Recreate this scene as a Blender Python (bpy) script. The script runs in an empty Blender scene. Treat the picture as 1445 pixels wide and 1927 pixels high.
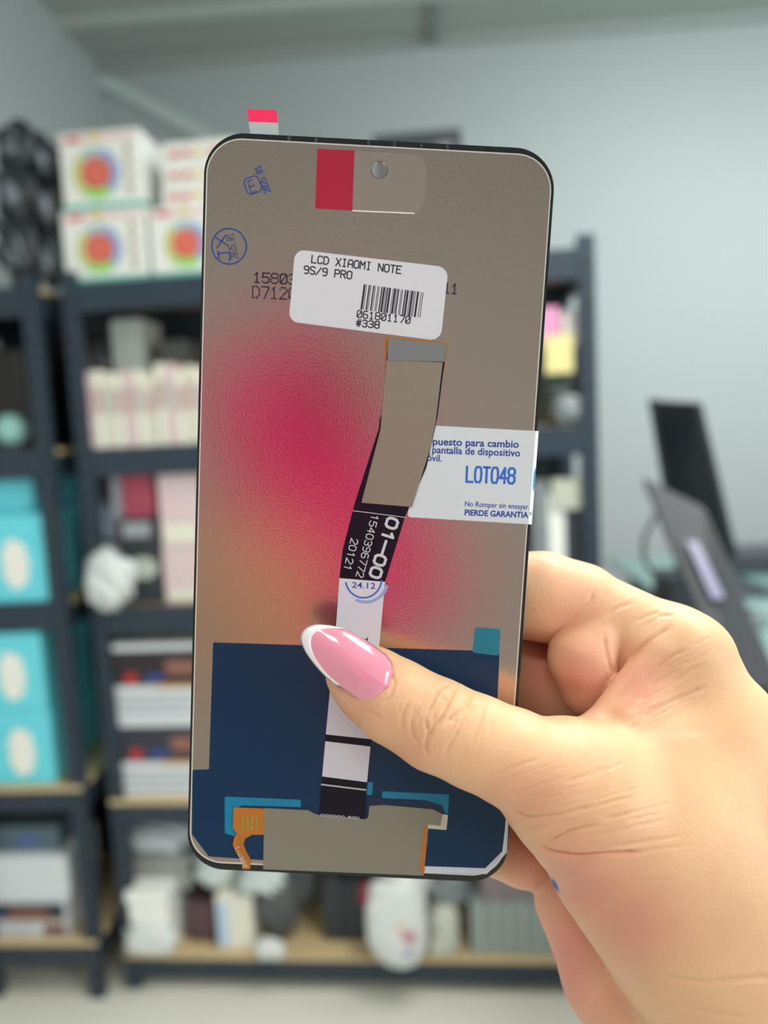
import bpy, bmesh, math, random
import numpy as np
from mathutils import Vector, Matrix
random.seed(7)
SC = bpy.context.scene
COL = SC.collection
FPX, CX, CY = 1447.0, 722.5, 963.5

# ---------------------------------------------------------------- camera
def norm(v):
    v = np.array(v, float); return v / np.linalg.norm(v)
dn = norm((667, -13036, -1447))                 # world down, seen in camera axes
wy = norm(((795 - CX) / FPX, -(797 - CY) / FPX, -1))   # world depth axis, seen in camera axes
wz = -dn
wy = norm(wy - wz * (wy @ wz))
wx = np.cross(wy, wz)
R = np.array([wx, wy, wz])                      # camera -> world
CAMH = 1.57
CM = Matrix(((R[0][0], R[0][1], R[0][2], 0), (R[1][0], R[1][1], R[1][2], 0),
             (R[2][0], R[2][1], R[2][2], CAMH), (0, 0, 0, 1)))
cd = bpy.data.cameras.new('camera')
cam = bpy.data.objects.new('camera', cd); COL.objects.link(cam)
cam.matrix_world = CM
cd.sensor_fit = 'VERTICAL'; cd.sensor_height = 36; cd.lens = 36 * FPX / 1927
cd.clip_start = 0.005
cd.dof.use_dof = True; cd.dof.focus_distance = 0.171; cd.dof.aperture_fstop = 7.6
SC.camera = cam
# ---------------------------------------------------------------- light
w = bpy.data.worlds.new('world'); SC.world = w; w.use_nodes = True
w.node_tree.nodes['Background'].inputs[0].default_value = (0.75, 0.88, 1, 1)
w.node_tree.nodes['Background'].inputs[1].default_value = 0.5
SC.view_settings.view_transform = 'Standard'; SC.view_settings.look = 'None'
SC.view_settings.exposure = 0.0; SC.view_settings.gamma = 1
SC.view_settings.use_curve_mapping = False
def area(name, loc, target, sx, sy, power, col):
    l = bpy.data.lights.new(name, 'AREA'); l.shape = 'RECTANGLE'; l.size = sx; l.size_y = sy
    l.energy = power; l.color = col
    o = bpy.data.objects.new(name, l); COL.objects.link(o); o.location = loc
    o.rotation_euler = (Vector(target) - Vector(loc)).to_track_quat('-Z', 'Y').to_euler()
    return o
area('ceiling_lamp_or_fill', (0.75, 0.55, 2.85), (0.75, 0.55, 0), 0.3, 1.2, 29, (1, 0.97, 0.9))
area('ceiling_lamp_or_fill', (-0.35, -0.9, 2.85), (-0.35, -0.9, 0), 1.2, 0.3, 15, (1, 0.97, 0.92))
area('ceiling_lamp_or_fill', (0.5, 1.35, 2.95), (0.2, 0.2, 1.2), 0.9, 0.3, 22, (1, 0.97, 0.92))  # added fill, no known fixture: lights the smartphone, its hand and the front wall
area('ceiling_lamp_or_fill', (1.35, 2.0, 3.05), (1.4, 2.6, 0.6), 1.3, 0.3, 30, (0.94, 0.98, 1))  # added fill, no known fixture: brightens the back wall on the right
area('shop_window', (2.3, -0.7, 1.7), (0.2, 1.9, 1.2), 1.5, 1.7, 48, (0.9, 0.97, 1))

# ---------------------------------------------------------------- helpers
def P(px, py, d):
    """point at real depth d (metres along the lens axis)"""
    return CM @ Vector(((px - CX) / FPX * d, -(py - CY) / FPX * d, -d))
def ray(px, py):
    return (CM.to_3x3() @ Vector(((px - CX) / FPX, -(py - CY) / FPX, -1))).normalized()
CAMP = Vector((0, 0, CAMH))
def srgb(r, g, b):
    f = lambda c: (c / 255 / 12.92) if c / 255 <= 0.04045 else ((c / 255 + 0.055) / 1.055) ** 2.4
    return (f(r), f(g), f(b), 1)
MATS = {}
def mat(name, col, rough=0.6, metal=0.0, noise=0.0, nscale=20, bump=0.0, bscale=60, trans=0, alpha=1, coat=0, sss=0, spec=None, emit=0):
    if name in MATS: return MATS[name]
    m = bpy.data.materials.new(name); m.use_nodes = True; MATS[name] = m
    nt = m.node_tree; b = nt.nodes['Principled BSDF']
    c = col if len(col) == 4 else (*col, 1)
    b.inputs['Base Color'].default_value = c
    b.inputs['Roughness'].default_value = rough; b.inputs['Metallic'].default_value = metal
    b.inputs['Transmission Weight'].default_value = trans; b.inputs['Alpha'].default_value = alpha
    b.inputs['Coat Weight'].default_value = coat; b.inputs['Coat Roughness'].default_value = 0.05
    if spec is not None: b.inputs['Specular IOR Level'].default_value = spec
    if sss:
        b.inputs['Subsurface Weight'].default_value = sss; b.inputs['Subsurface Radius'].default_value = (1, .35, .2)
        b.inputs['Subsurface Scale'].default_value = 0.003
    tc = nt.nodes.new('ShaderNodeTexCoord')
    n = nt.nodes.new('ShaderNodeTexNoise'); n.inputs['Scale'].default_value = nscale; n.inputs['Detail'].default_value = 4
    nt.links.new(tc.outputs['Object'], n.inputs['Vector'])
    mx = nt.nodes.new('ShaderNodeMix'); mx.data_type = 'RGBA'
    k = max(noise, 0.02)
    mx.inputs[6].default_value = (c[0] * (1 - k), c[1] * (1 - k), c[2] * (1 - k), 1)
    mx.inputs[7].default_value = (min(1, c[0] * (1 + k)), min(1, c[1] * (1 + k)), min(1, c[2] * (1 + k)), 1)
    nt.links.new(n.outputs['Fac'], mx.inputs[0]); nt.links.new(mx.outputs[2], b.inputs['Base Color'])
    if bump:
        n2 = nt.nodes.new('ShaderNodeTexNoise'); n2.inputs['Scale'].default_value = bscale; n2.inputs['Detail'].default_value = 3
        nt.links.new(tc.outputs['Object'], n2.inputs['Vector'])
        bp = nt.nodes.new('ShaderNodeBump'); bp.inputs['Strength'].default_value = bump; bp.inputs['Distance'].default_value = 0.2 / bscale
        nt.links.new(n2.outputs['Fac'], bp.inputs['Height']); nt.links.new(bp.outputs[0], b.inputs['Normal'])
    return m
def tag(o, label=None, cat=None, group=None, kind=None):
    if label: o['label'] = label
    if cat: o['category'] = cat
    if group: o['group'] = group
    if kind: o['kind'] = kind
    return o
def link(name, me, m, parent=None):
    o = bpy.data.objects.new(name, me)
    if m is not None:
        for q in (m if isinstance(m, (list, tuple)) else [m]): me.materials.append(q)
    COL.objects.link(o)
    if parent is not None: o.parent = parent
    return o
def from_bm(name, bm, m, parent=None, smooth=False):
    bmesh.ops.recalc_face_normals(bm, faces=bm.faces)
    me = bpy.data.meshes.new(name); bm.to_mesh(me); bm.free()
    if smooth:
        for p in me.polygons: p.use_smooth = True
    return link(name, me, m, parent)
def empty(name, M=None, parent=None):
    o = bpy.data.objects.new(name, None); COL.objects.link(o); o.empty_display_size = 0.02
    if parent is not None: o.parent = parent
    if M is not None:
        if parent is not None: o.matrix_local = M
        else: o.matrix_world = M
    return o
def bx(bm, x0, x1, y0, y1, z0, z1, bev=0.0):
    v = [bm.verts.new((x, y, z)) for x in (x0, x1) for y in (y0, y1) for z in (z0, z1)]
    fs = [bm.faces.new([v[i] for i in q]) for q in ((0, 1, 3, 2), (4, 6, 7, 5), (0, 4, 5, 1), (2, 3, 7, 6), (0, 2, 6, 4), (1, 5, 7, 3))]
    if bev:
        es = list({e for f in fs for e in f.edges})
        bmesh.ops.bevel(bm, geom=es, offset=bev, segments=2, affect='EDGES', profile=0.6)
def box(name, x0, x1, y0, y1, z0, z1, m, parent=None, bev=0.0):
    bm = bmesh.new(); bx(bm, min(x0, x1), max(x0, x1), min(y0, y1), max(y0, y1), min(z0, z1), max(z0, z1), bev)
    return from_bm(name, bm, m, parent)
def tube(name, pts, rad, m, parent=None, seg=8):
    bm = bmesh.new(); rings = []
    pts = [Vector(p) for p in pts]
    rr = rad if isinstance(rad, (list, tuple)) else [rad] * len(pts)
    for i, p in enumerate(pts):
        t = (pts[min(i + 1, len(pts) - 1)] - pts[max(i - 1, 0)]).normalized()
        a = t.orthogonal().normalized() if i == 0 else (a - t * a.dot(t)).normalized()
        b = t.cross(a)
        rings.append([bm.verts.new(p + (a * math.cos(2 * math.pi * k / seg) + b * math.sin(2 * math.pi * k / seg)) * rr[i]) for k in range(seg)])
    for r0, r1 in zip(rings, rings[1:]):
        for k in range(seg): bm.faces.new((r0[k], r0[(k + 1) % seg], r1[(k + 1) % seg], r1[k]))
    bm.faces.new(rings[0]); bm.faces.new(rings[-1])
    return from_bm(name, bm, m, parent, True)

# ================================================================ ROOM
M_wall = mat('wall_paint', srgb(200, 207, 207), 0.85, noise=0.04, nscale=1.3, bump=0.05, bscale=90)
M_ceil = mat('ceiling_paint', srgb(188, 194, 190), 0.9, noise=0.05, nscale=1.1)
M_floor = mat('floor_tile', srgb(228, 226, 214), 0.4, noise=0.07, nscale=3)
def on_y(px, py, y):
    r = ray(px, py); return CAMP + r * (y / r.y)
YB = 3.5; corner = on_y(188, 126, YB)
XL, XR, YF, CEIL = corner.x, 2.6, -2.6, corner.z
def struct(name, *a, **k):
    o = box(name, *a, **k); o['kind'] = 'structure'; return o
struct('floor', XL - .1, XR + .1, YF - .1, YB + .1, -0.1, 0, M_floor)
struct('ceiling', XL - .1, XR + .1, YF - .1, YB + .1, CEIL, CEIL + .1, M_ceil)
struct('wall_back', XL - .1, XR + .1, YB, YB + .1, 0, CEIL, M_wall)
struct('wall_left', XL - .1, XL, YF, YB, 0, CEIL, M_wall)
struct('wall_right', XR, XR + .1, YF, YB, 0, CEIL, M_wall)
struct('wall_front', XL - .1, XR + .1, YF - .1, YF, 0, CEIL, M_wall)
struct('trim_1', XL, XR, YB - 0.42, YB - 0.37, CEIL - 0.03, CEIL, mat('trim_metal', srgb(205, 212, 208), 0.5))
struct('trim_2', XL, XR, YB - 0.04, YB, CEIL - 0.03, CEIL, M_ceil)
struct('trim_3', 0.10, 0.14, YB - 0.37, YB - 0.05, CEIL - 0.03, CEIL, mat('trim_dark', srgb(150, 158, 156), 0.6))
# the slanting pale cable duct on the back wall
a, b = on_y(188, 148, YB - .02), on_y(560, 350, YB - .02)
d = (b - a).normalized(); n = Vector((d.z, 0, -d.x)) * 0.028
bm = bmesh.new()
vs = [bm.verts.new(p + Vector((0, yy, 0))) for yy in (-.012, .018) for p in (a + n, b + n, b - n, a - n)]
for q in ((0, 1, 2, 3), (7, 6, 5, 4), (0, 4, 5, 1), (1, 5, 6, 2), (2, 6, 7, 3), (3, 7, 4, 0)): bm.faces.new([vs[i] for i in q])
tag(from_bm('cable_duct', bm, mat('duct_plastic', srgb(226, 236, 230), 0.5)), 'pale plastic cable duct slanting down the back wall from the ceiling corner', 'cable duct')

# ================================================================ SHELVING
M_steel = mat('blue_grey_steel', srgb(46, 59, 72), 0.45, metal=0.2, noise=0.06)
M_slot = mat('slot_dark', srgb(20, 26, 32), 0.6)
M_board = mat('chipboard', srgb(206, 182, 138), 0.7, noise=0.12, nscale=40)
M_shade = mat('shelf_shade', srgb(40, 48, 56), 0.8)
class Unit:
    """a shelf unit: local x to the right, local y into the room's depth, local z up"""
    def __init__(s, name, D, yaw, label, group):
        s.M = Matrix.Translation((0, D, 0)) @ Matrix.Rotation(yaw, 4, 'Z')
        s.Mi = s.M.inverted()
        s.root = empty(name, s.M); tag(s.root, label, 'shelving unit', group)
    def L(s, px, py, off=0.0):
        o = s.Mi @ CAMP; r = s.Mi.to_3x3() @ ray(px, py)
        t = (off - o.y) / r.y
        return o + r * t
    def frame(s, x0, x1, levels, depth, top, panel=True):
        pw = 0.042
        for x, y in ((x0, 0), (x1 - pw, 0), (x0, depth - .03), (x1 - pw, depth - .03)):
            p = box('post', x, x + pw, y, y + 0.03, 0, top, M_steel, s.root, 0.002)
            if y == 0:
                bm = bmesh.new()
                z = 0.08
                while z < top - .05:
                    bx(bm, x + pw / 2 - .005, x + pw / 2 + .005, -0.0015, 0.004, z, z + 0.018); z += 0.05
                sl = from_bm('slots', bm, M_slot, p); sl['kind'] = 'stuff'
        for z in levels:
            box('beam', x0 + pw, x1 - pw, 0.002, 0.02, z - .075, z - (0 if z > .75 else .014), M_steel, s.root, 0.002)
            box('beam', x0 + pw, x1 - pw, depth - .02, depth - .002, z - .075, z - .006, M_steel, s.root, 0.002)
            for x in (x0 + .005, x1 - .025): box('side_beam', x, x + .02, 0.03, depth - .03, z - .075, z - .006, M_steel, s.root)
            box('shelf_board', x0 + .004, x1 - .004, 0.021 if z > .75 else -.004, depth - .004, z - .014, z, M_board, s.root)
        if panel: box('shade_panel', x0, x1, depth, depth + 0.006, 0.0, top - .02, M_shade, s.root)  # dark sheet added for the shade behind the shelves and under the bottom beam
ymul = math.radians(2.2)
UR = Unit('shelving_unit', 1.97, math.radians(-2.2), 'wide blue-grey steel shelving unit with flower boxes on its top', 'steel shelving units')
UL = Unit('shelving_unit', 1.95, math.radians(-1.0), 'blue-grey steel shelving unit at the left edge holding turquoise boxes', 'steel shelving units')
rl = [UR.L(300, y).z for y in (521, 839, 1141, 1504, 1794)]
rx0, rx1 = UR.L(128, 700).x, UR.L(1124, 700).x
UR.frame(rx0, rx1, rl, 0.45, rl[0] + .03)
ll = [UL.L(40, y).z for y in (538, 848, 1136, 1480, 1770)]
lx1 = UL.L(100, 900).x; lx0 = max(lx1 - 0.4, XL + .02)
UL.frame(lx0, lx1, ll, 0.45, ll[0] + .03)

def place(root, U):
    """put a top-level thing whose parts are in shelf coordinates into the world"""
    root.matrix_world = U.M
def item_box(U, name, px0, px1, ptop, z0, off, depth, m, label, cat, group=None, bev=0.003, lid=None, ref=None):
    xa, xb = U.L(px0, ptop, off).x, U.L(px1, ptop, off).x
    zt = U.L((px0 + px1) / 2, ptop, off).z
    cx = (xa + xb) / 2; W = abs(xb - xa) / 2
    root = empty(name, U.M @ Matrix.Translation((cx, off, z0)))
    tag(root, label, cat, group)
    H = zt - z0
    box('carton', -W, W, 0, depth, 0, H, m, root, bev)
    root_dim = (W, depth, H)
    return root, root_dim
def disc(bm, cx, cz, r, y, seg=20, a0=0, a1=2 * math.pi, r0=0):
    n = max(3, int(seg * abs(a1 - a0) / 6.28))
    outer = [bm.verts.new((cx + r * math.cos(a0 + (a1 - a0) * i / n), y, cz + r * math.sin(a0 + (a1 - a0) * i / n))) for i in range(n + 1)]
    if r0: inner = [bm.verts.new((cx + r0 * math.cos(a0 + (a1 - a0) * i / n), y, cz + r0 * math.sin(a0 + (a1 - a0) * i / n))) for i in range(n + 1)]
    else: c = bm.verts.new((cx, y, cz))
    for i in range(n):
        if r0: bm.faces.new((outer[i], outer[i + 1], inner[i + 1], inner[i]))
        else: bm.faces.new((c, outer[i], outer[i + 1]))
M_white = mat('white_card', srgb(238, 238, 232), 0.6, noise=0.03)
M_cyan = mat('turquoise_card', srgb(112, 222, 236), 0.5, noise=0.05)
M_teal = mat('teal_card', srgb(110, 195, 180), 0.5)
def flat(name, U_root, x0, x1, z0, z1, y, m):
    return box(name, x0, x1, y - .0008, y, z0, z1, m, U_root)
def flower_box(px0, px1, ptop, z0, label, off=0.02):
    r, (W, D, H) = item_box(UR, 'gift_box', px0, px1, ptop, z0, off, 0.2, M_white, label, 'box', 'white boxes with a round flower print on the top shelf')
    cx, cz = -W * .12, H * .46; rr = H * .30
    pr = empty('printed_picture', None, r)
    for (nm, c, a0, a1) in (('blue_petals', (150, 170, 215), -.9, 1.2), ('green_petals', (150, 218, 110), -2.3, -.9), ('yellow_petals', (205, 205, 130), 2.2, 4.0), ('teal_petals', (165, 195, 200), 1.2, 2.2)):
        bm = bmesh.new(); disc(bm, cx, cz, rr * 1.12, -.0012, 24, a0, a1, rr * .6)
        from_bm(nm, bm, mat(nm, srgb(*c), .5), pr)
    bm = bmesh.new(); n = 10
    for i in range(n): disc(bm, cx + rr * .48 * math.cos(i * 6.283 / n), cz + rr * .48 * math.sin(i * 6.283 / n), rr * .26, -.002, 10)
    disc(bm, cx, cz, rr * .5, -.0024)
    from_bm('red_flower', bm, mat('red_flower', srgb(226, 112, 96), .5), pr)
    flat('title_band', r, -W * .95, W * .9, H * .86, H * .95, -.0002, mat('title_pink', srgb(235, 205, 205), .5))
    flat('title_word', r, -W * .8, -W * .45, H * .87, H * .94, -.0012, mat('title_red', srgb(215, 90, 90), .5))
    flat('gold_mark', r, -W * .2, 0, H * .86, H * .98, -.0012, mat('gold_mark', srgb(225, 200, 120), .5))
    for k in range(4): flat('small_picture', r, W * .62, W * .76, H * (.18 + .17 * k), H * (.28 + .17 * k), -.0006, mat('small_picture', srgb(165, 150, 120), .5))
    box('teal_base', -W * 1.01, W * 1.01, -.001, .2, -.0, H * .07, M_teal, r)
    return r, H
_, h1 = flower_box(112, 270, 393, rl[0] + .001, 'white flower-print box, lower one at the left end of the top shelf')
flower_box(108, 260, 246, rl[0] + .002 + h1, 'white flower-print box stacked on the leftmost one')
_, h2 = flower_box(277, 432, 386, rl[0] + .001, 'white flower-print box beside the lower left one, partly behind the display')
z = rl[0] + .002 + h2
for k, yt in enumerate((346, 306, 264)):
    r, (W, D, H) = item_box(UR, 'flat_box', 303, 440, yt, z, 0.03, 0.2, M_white, ['white flat box with red lettering, lowest of the stack of three', 'white flat box with red lettering, middle of the stack of three', 'white flat box with red lettering, topmost of the stack of three'][k], 'box', 'flat white boxes stacked beside the flower boxes')
    for i, x in enumerate((-.8, -.45, -.1, .3)): flat('title_word', r, W * x, W * (x + .25), H * .3, H * .6, -.0002, mat('title_red', srgb(215, 90, 90), .5) if i != 2 else mat('gold_mark', srgb(225, 200, 120), .5))
    z += H + .001
r, dm = item_box(UR, 'black_carton', 700, 868, 247, rl[0] + .001, 0.1, 0.25, mat('black_card', srgb(48, 54, 60), .6), 'black carton on the top shelf behind the top edge of the display', 'box')
flat('label_panel', r, dm[0] * .45, dm[0] * .8, dm[2] * .7, dm[2] * .9, -.0002, mat('grey_print', srgb(120, 130, 135), .5))

def blob(name, U, px, py, rx, ry, off, thick, m, label, cat, z0=None, seed=1, rough=0.3, group=None, hang=False, knot=True):
    """a crumpled soft bag: lumpy closed form with a gathered neck"""
    c = U.L(px, py, off); sx = abs(U.L(px + rx, py, off).x - c.x); sz = abs(U.L(px, py + ry, off).z - c.z)
    bm = bmesh.new(); bmesh.ops.create_icosphere(bm, subdivisions=4, radius=1)
    rng = random.Random(seed); ph = [(rng.uniform(2, 5), rng.uniform(2, 5), rng.uniform(2, 5), rng.uniform(0, 6)) for _ in range(5)]
    for v in bm.verts:
        q = v.co.copy(); s = 1 + rough * sum(abs(math.sin(a * q.x + b * q.y + c2 * q.z + d2)) - .6 for a, b, c2, d2 in ph) / 2.2
        e = 0.75
        q = Vector((math.copysign(abs(q.x) ** e, q.x), math.copysign(abs(q.y) ** e, q.y), math.copysign(abs(q.z) ** e, q.z)))
        v.co = Vector((q.x * sx * s, q.y * thick * s, q.z * sz * s))
    zc = c.z if z0 is None else z0 + sz
    root = empty(name, U.M @ Matrix.Translation((c.x, off + thick, zc - sz)))
    tag(root, label, cat, group)
    mn = min(v.co.z for v in bm.verts)
    for v in bm.verts: v.co.z -= mn
    from_bm('bag_body', bm, m, root, True)
    if knot:
        bm = bmesh.new(); bmesh.ops.create_cone(bm, cap_ends=True, segments=10, radius1=sx * .12, radius2=sx * .4, depth=sz * .35, matrix=Matrix.Translation((0, 0, sz * 2.02)))
        from_bm('gathered_neck', bm, m, root, True)
    return root
M_clear = mat('clear_bag_film', srgb(200, 210, 210), 0.18, alpha=0.75, noise=0.25, nscale=40, bump=0.6, bscale=60)
M_wbag = mat('white_bag_film', srgb(222, 226, 224), 0.2, noise=0.14, nscale=30, bump=0.6, bscale=50)
M_gbag = mat('grey_bag_film', srgb(130, 138, 142), 0.22, noise=0.45, nscale=45, bump=0.6, bscale=50)
M_dark = mat('dark_pouch', srgb(40, 44, 50), 0.4, noise=0.3, nscale=40, bump=0.4, bscale=40)
M_cream = mat('cream_card', srgb(236, 232, 216), 0.5, noise=0.03)
M_pinkc = mat('pale_pink_card', srgb(225, 200, 202), 0.5, noise=0.04)
M_black = mat('black_card', srgb(30, 34, 40), .6)

# ---- right unit, second shelf: row of slim packages, taller things behind
z = rl[1] + .001
rng = random.Random(3)
for i in range(14):
    x0 = 132 + i * 19.5
    tp = 700 + rng.uniform(-8, 8) - (12 if i > 7 else 0) + (4 if i in (5, 6) else 0)
    m = [M_cream, M_pinkc, M_cream, mat('ivory_card', srgb(228, 222, 204), .5)][i % 4]
    r, (W, D, H) = item_box(UR, 'phone_case_pack', x0, x0 + 17.5, tp, z, 0.012, 0.1, m, '%s slim package, %s in the second shelf row' % (['cream', 'pale pink', 'cream', 'ivory'][i % 4], ['first', 'second', 'third', 'fourth', 'fifth', 'sixth', 'seventh', 'eighth', 'ninth', 'tenth', 'eleventh', 'twelfth', 'thirteenth', 'fourteenth'][i] + ' from the left'), 'package', 'slim phone case packages on the second shelf', bev=.001)
    flat('spine_label', r, -W * .7, W * .7, H * .45, H * .78, -.0002, mat('spine_a', srgb(200, 165, 165), .5) if i % 3 else mat('spine_b', srgb(190, 186, 182), .5))
item_box(UR, 'white_carton', 206, 264, 600, z, 0.16, 0.15, mat('pale_green_white', srgb(215, 222, 215), .5), 'tall narrow white carton standing behind the slim packages', 'box')
item_box(UR, 'grey_carton', 296, 352, 640, z, 0.17, 0.15, mat('taupe_card', srgb(98, 98, 94), .6), 'taupe carton standing behind the slim packages beside the display', 'box')
blob('dark_pouch', UR, 170, 705, 34, 95, 0.15, .05, mat('purple_black_film', srgb(70, 68, 74), .3, noise=.2), 'dark crumpled pouch behind the left end of the slim packages', 'bag', z0=z, seed=4, knot=False)
# right end of second shelf
item_box(UR, 'pink_toy_box', 1010, 1052, 578, rl[1] + .195, 0.03, 0.14, mat('pink_yellow', srgb(222, 150, 190), .5), 'small pink box on the dark bag at the right end of the second shelf', 'box')
item_box(UR, 'yellow_box', 1024, 1078, 630, rl[1] + .13, 0.012, 0.015, mat('pale_yellow_card', srgb(228, 215, 150), .5), 'pale yellow card leaning at the right end of the second shelf', 'card')
item_box(UR, 'white_carton', 1056, 1098, 585, rl[1] + .195, 0.05, 0.12, M_white, 'small white carton by the right post of the wide shelving unit', 'box')
blob('dark_pouch', UR, 1062, 740, 48, 66, 0.03, .06, mat('green_black_film', srgb(52, 62, 60), .3, noise=.5, nscale=50, bump=.5), 'dark green crumpled bag under the small pink box', 'bag', z0=rl[1] + .001, seed=9)
blob('clear_bag', UR, 1075, 775, 32, 26, 0.005, .03, M_gbag, 'grey crumpled bag lying in front of the dark green one', 'bag', z0=rl[1] + .001, seed=19, knot=False)
# ---- third shelf
z = rl[2] + .001
blob('dark_pouch', UR, 194, 930, 26, 115, 0.16, .05, mat('purple_grey_film', srgb(95, 90, 100), .35, noise=.3), 'purple-grey bag standing at the left end of the third shelf', 'bag', z0=z, seed=5, knot=False)
blob('blue_bag', UR, 195, 1000, 36, 62, 0.075, .035, mat('blue_grey_film', srgb(140, 155, 172), .3, noise=.5, nscale=40), 'blue-grey clear bag in front of the purple-grey one', 'bag', z0=z + .07, seed=6)
blob('clear_bag', UR, 192, 1068, 30, 50, 0.0, .035, M_gbag, 'grey see-through bag low at the left end of the third shelf', 'bag', z0=z, seed=8, knot=False)
blob('white_bag', UR, 195, 1112, 36, 46, -.058, .028, M_wbag, 'white crumpled bag hanging over the beam of the third shelf', 'bag', seed=11, rough=.7)
item_box(UR, 'red_pouch', 226, 286, 888, z + .155, 0.05, 0.06, mat('rose_red_film', srgb(176, 70, 92), .35, noise=.3), 'rose-red pouch standing on the black camera bag', 'pouch', bev=.008)
item_box(UR, 'white_pouch', 205, 240, 890, z + .07, 0.07, 0.04, mat('lilac_white', srgb(190, 182, 192), .35), 'lilac-white card beside the rose-red pouch', 'card')
r, (W, D, H) = item_box(UR, 'camera_bag', 218, 296, 975, z, 0.03, 0.10, M_black, 'black box with a pale oval window on the third shelf', 'box', bev=.01)
bm = bmesh.new(); disc(bm, 0, 0, 1, 0, 20)
for v in bm.verts: v.co = Vector((v.co.x * W * .72 + W * .1, -.001, v.co.z * H * .13 + H * .42))
from_bm('oval_window', bm, mat('oval_pale', srgb(195, 200, 190), .4), r)
flat('top_window', r, -W * .7, W * .6, H * .78, H * .95, -.0004, mat('grey_silver', srgb(160, 164, 168), .3))
r, (W, D, H) = item_box(UR, 'pink_carton', 304, 372, 1028, z, 0.03, 0.14, M_pinkc, 'pale pink carton, lower of the two beside the display', 'box')
flat('label_panel', r, -W * .8, W * .7, H * .05, H * .22, -.0004, M_cream)
r, (W, D, H2) = item_box(UR, 'pink_carton', 294, 372, 888, z + H + .001, 0.03, 0.14, M_pinkc, 'pale pink carton stacked on the lower pink one', 'box')
flat('label_panel', r, -W * .9, W * .7, H2 * .05, H2 * .3, -.0004, M_cream)
for i, (a0, a1, tp, m, lb) in enumerate(((1000, 1030, 905, M_gbag, 'grey'), (1030, 1062, 930, M_white, 'white'), (1064, 1102, 960, M_black, 'black'))):
    item_box(UR, 'small_carton', a0, a1, tp, z, 0.03, .1, m, lb + ' small carton at the right end of the third shelf', 'box')
item_box(UR, 'cream_packet', 1038, 1108, 902, rl[2] + .215, 0.02, .08, mat('cream_packet', srgb(190, 192, 178), .4, noise=.2), 'cream packet lying on the small cartons by the right post', 'packet')
# ---- fourth shelf: flat cartons with pictures
z = rl[3] + .001
def drone_box(U, px0, px1, ptop, z0, label, pic, seed, grp, off=.015):
    r, (W, D, H) = item_box(U, 'toy_carton', px0, px1, ptop, z0, off, 0.22, mat('silver_white', srgb(222, 226, 230), .45, noise=.04), label, 'box', grp)
    flat('dark_picture', r, -W * .88, W * .97, H * .46, H * .92, -.0004, mat(pic[0], srgb(*pic[1]), .5, noise=.4, nscale=30))
    flat('yellow_line', r, -W * .1, W * .97, H * .43, H * .47, -.0012, mat('orange_line', srgb(225, 160, 70), .5))
    flat('red_spot', r, -W * .6, -W * .4, H * .48, H * .62, -.0012, mat('red_mark', srgb(190, 40, 45), .5))
    flat('blue_spot', r, -W * .25, W * .05, H * .5, H * .6, -.0012, mat('blue_mark', srgb(60, 75, 150), .5))
    flat('copper_part', r, W * .1, W * .7, H * .6, H * .78, -.0012, mat('copper_mark', srgb(150, 100, 88), .5))
    for k in range(3): flat('text_line', r, -W * .85, W * .5, H * (.1 + .1 * k), H * (.13 + .1 * k), -.0006, mat('grey_line', srgb(150, 156, 164), .5))
    flat('corner_picture', r, W * .6, W * .98, H * .06, H * .34, -.0008, mat('corner_dark', srgb(110, 70, 66), .5))
    return r, H
_, h = drone_box(UR, 196, 420, 1355, z, 'white toy carton with dark picture, lower of the two on the fourth shelf', ('pic_dark_blue', (50, 54, 66)), 1, 'toy cartons with dark pictures')
drone_box(UR, 186, 410, 1212, z + h + .001, 'white toy carton with dark red picture, upper of the two on the fourth shelf', ('pic_dark_red', (46, 36, 40)), 2, 'toy cartons with dark pictures')
# ---- bottom shelf
z = rl[4] + .001
M_lgt = mat('light_grey_card', srgb(200, 208, 208), .5)
blob('clear_bag', UR, 285, 1590, 66, 30, 0.05, .06, mat('milky_film', srgb(188, 196, 200), .2, noise=.25, nscale=35, bump=.6), 'milky plastic bag on the grey parcels at the left end of the bottom shelf', 'bag', seed=21, knot=False)
item_box(UR, 'grey_parcel', 236, 352, 1612, rl[4] + .155, 0.06, .14, mat('grey_parcel', srgb(152, 155, 148), .5, noise=.25), 'grey-beige parcel under the milky plastic bag', 'parcel')
item_box(UR, 'grey_parcel', 300, 350, 1690, z, 0.08, .1, mat('grey_parcel_dark', srgb(128, 132, 130), .5, noise=.25), 'grey parcel behind the bright white tub on the bottom shelf', 'parcel')
r, (W, D, H) = item_box(UR, 'white_tub', 238, 312, 1690, z, -.012, .12, mat('white_plastic', srgb(250, 250, 244), .3), 'bright white plastic tub with rounded lid at the left end of the bottom shelf', 'tub', bev=.01)
box('lid', -W * 1.08, W * 1.08, -.005, .125, H * .92, H * 1.1, mat('white_plastic', srgb(250, 250, 244), .3), r, .005)
blob('white_bag', UR, 280, 1778, 46, 26, -.042, .02, M_wbag, 'white film bag hanging off the bottom shelf below the white tub', 'bag', seed=23, knot=False)
item_box(UR, 'dark_red_box', 352, 400, 1700, z, 0.05, .1, mat('dark_red_card', srgb(92, 66, 72), .5, noise=.3), 'dark red box between the white tub and the cream box', 'box')
r, (W, D, H) = item_box(UR, 'cream_box', 404, 472, 1688, z, 0.02, .12, M_cream, 'cream box with a pale blue side panel on the bottom shelf', 'box')
flat('blue_panel', r, -W * .95, -W * .35, H * .05, H * .9, -.0004, mat('pale_blue_print', srgb(190, 212, 236), .5))
blob('clear_bag', UR, 400, 1650, 40, 34, 0.04, .05, mat('bright_film', srgb(205, 216, 214), .2, noise=.15, nscale=35, bump=.5), 'pale see-through bag above the dark red box', 'bag', seed=25)
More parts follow.
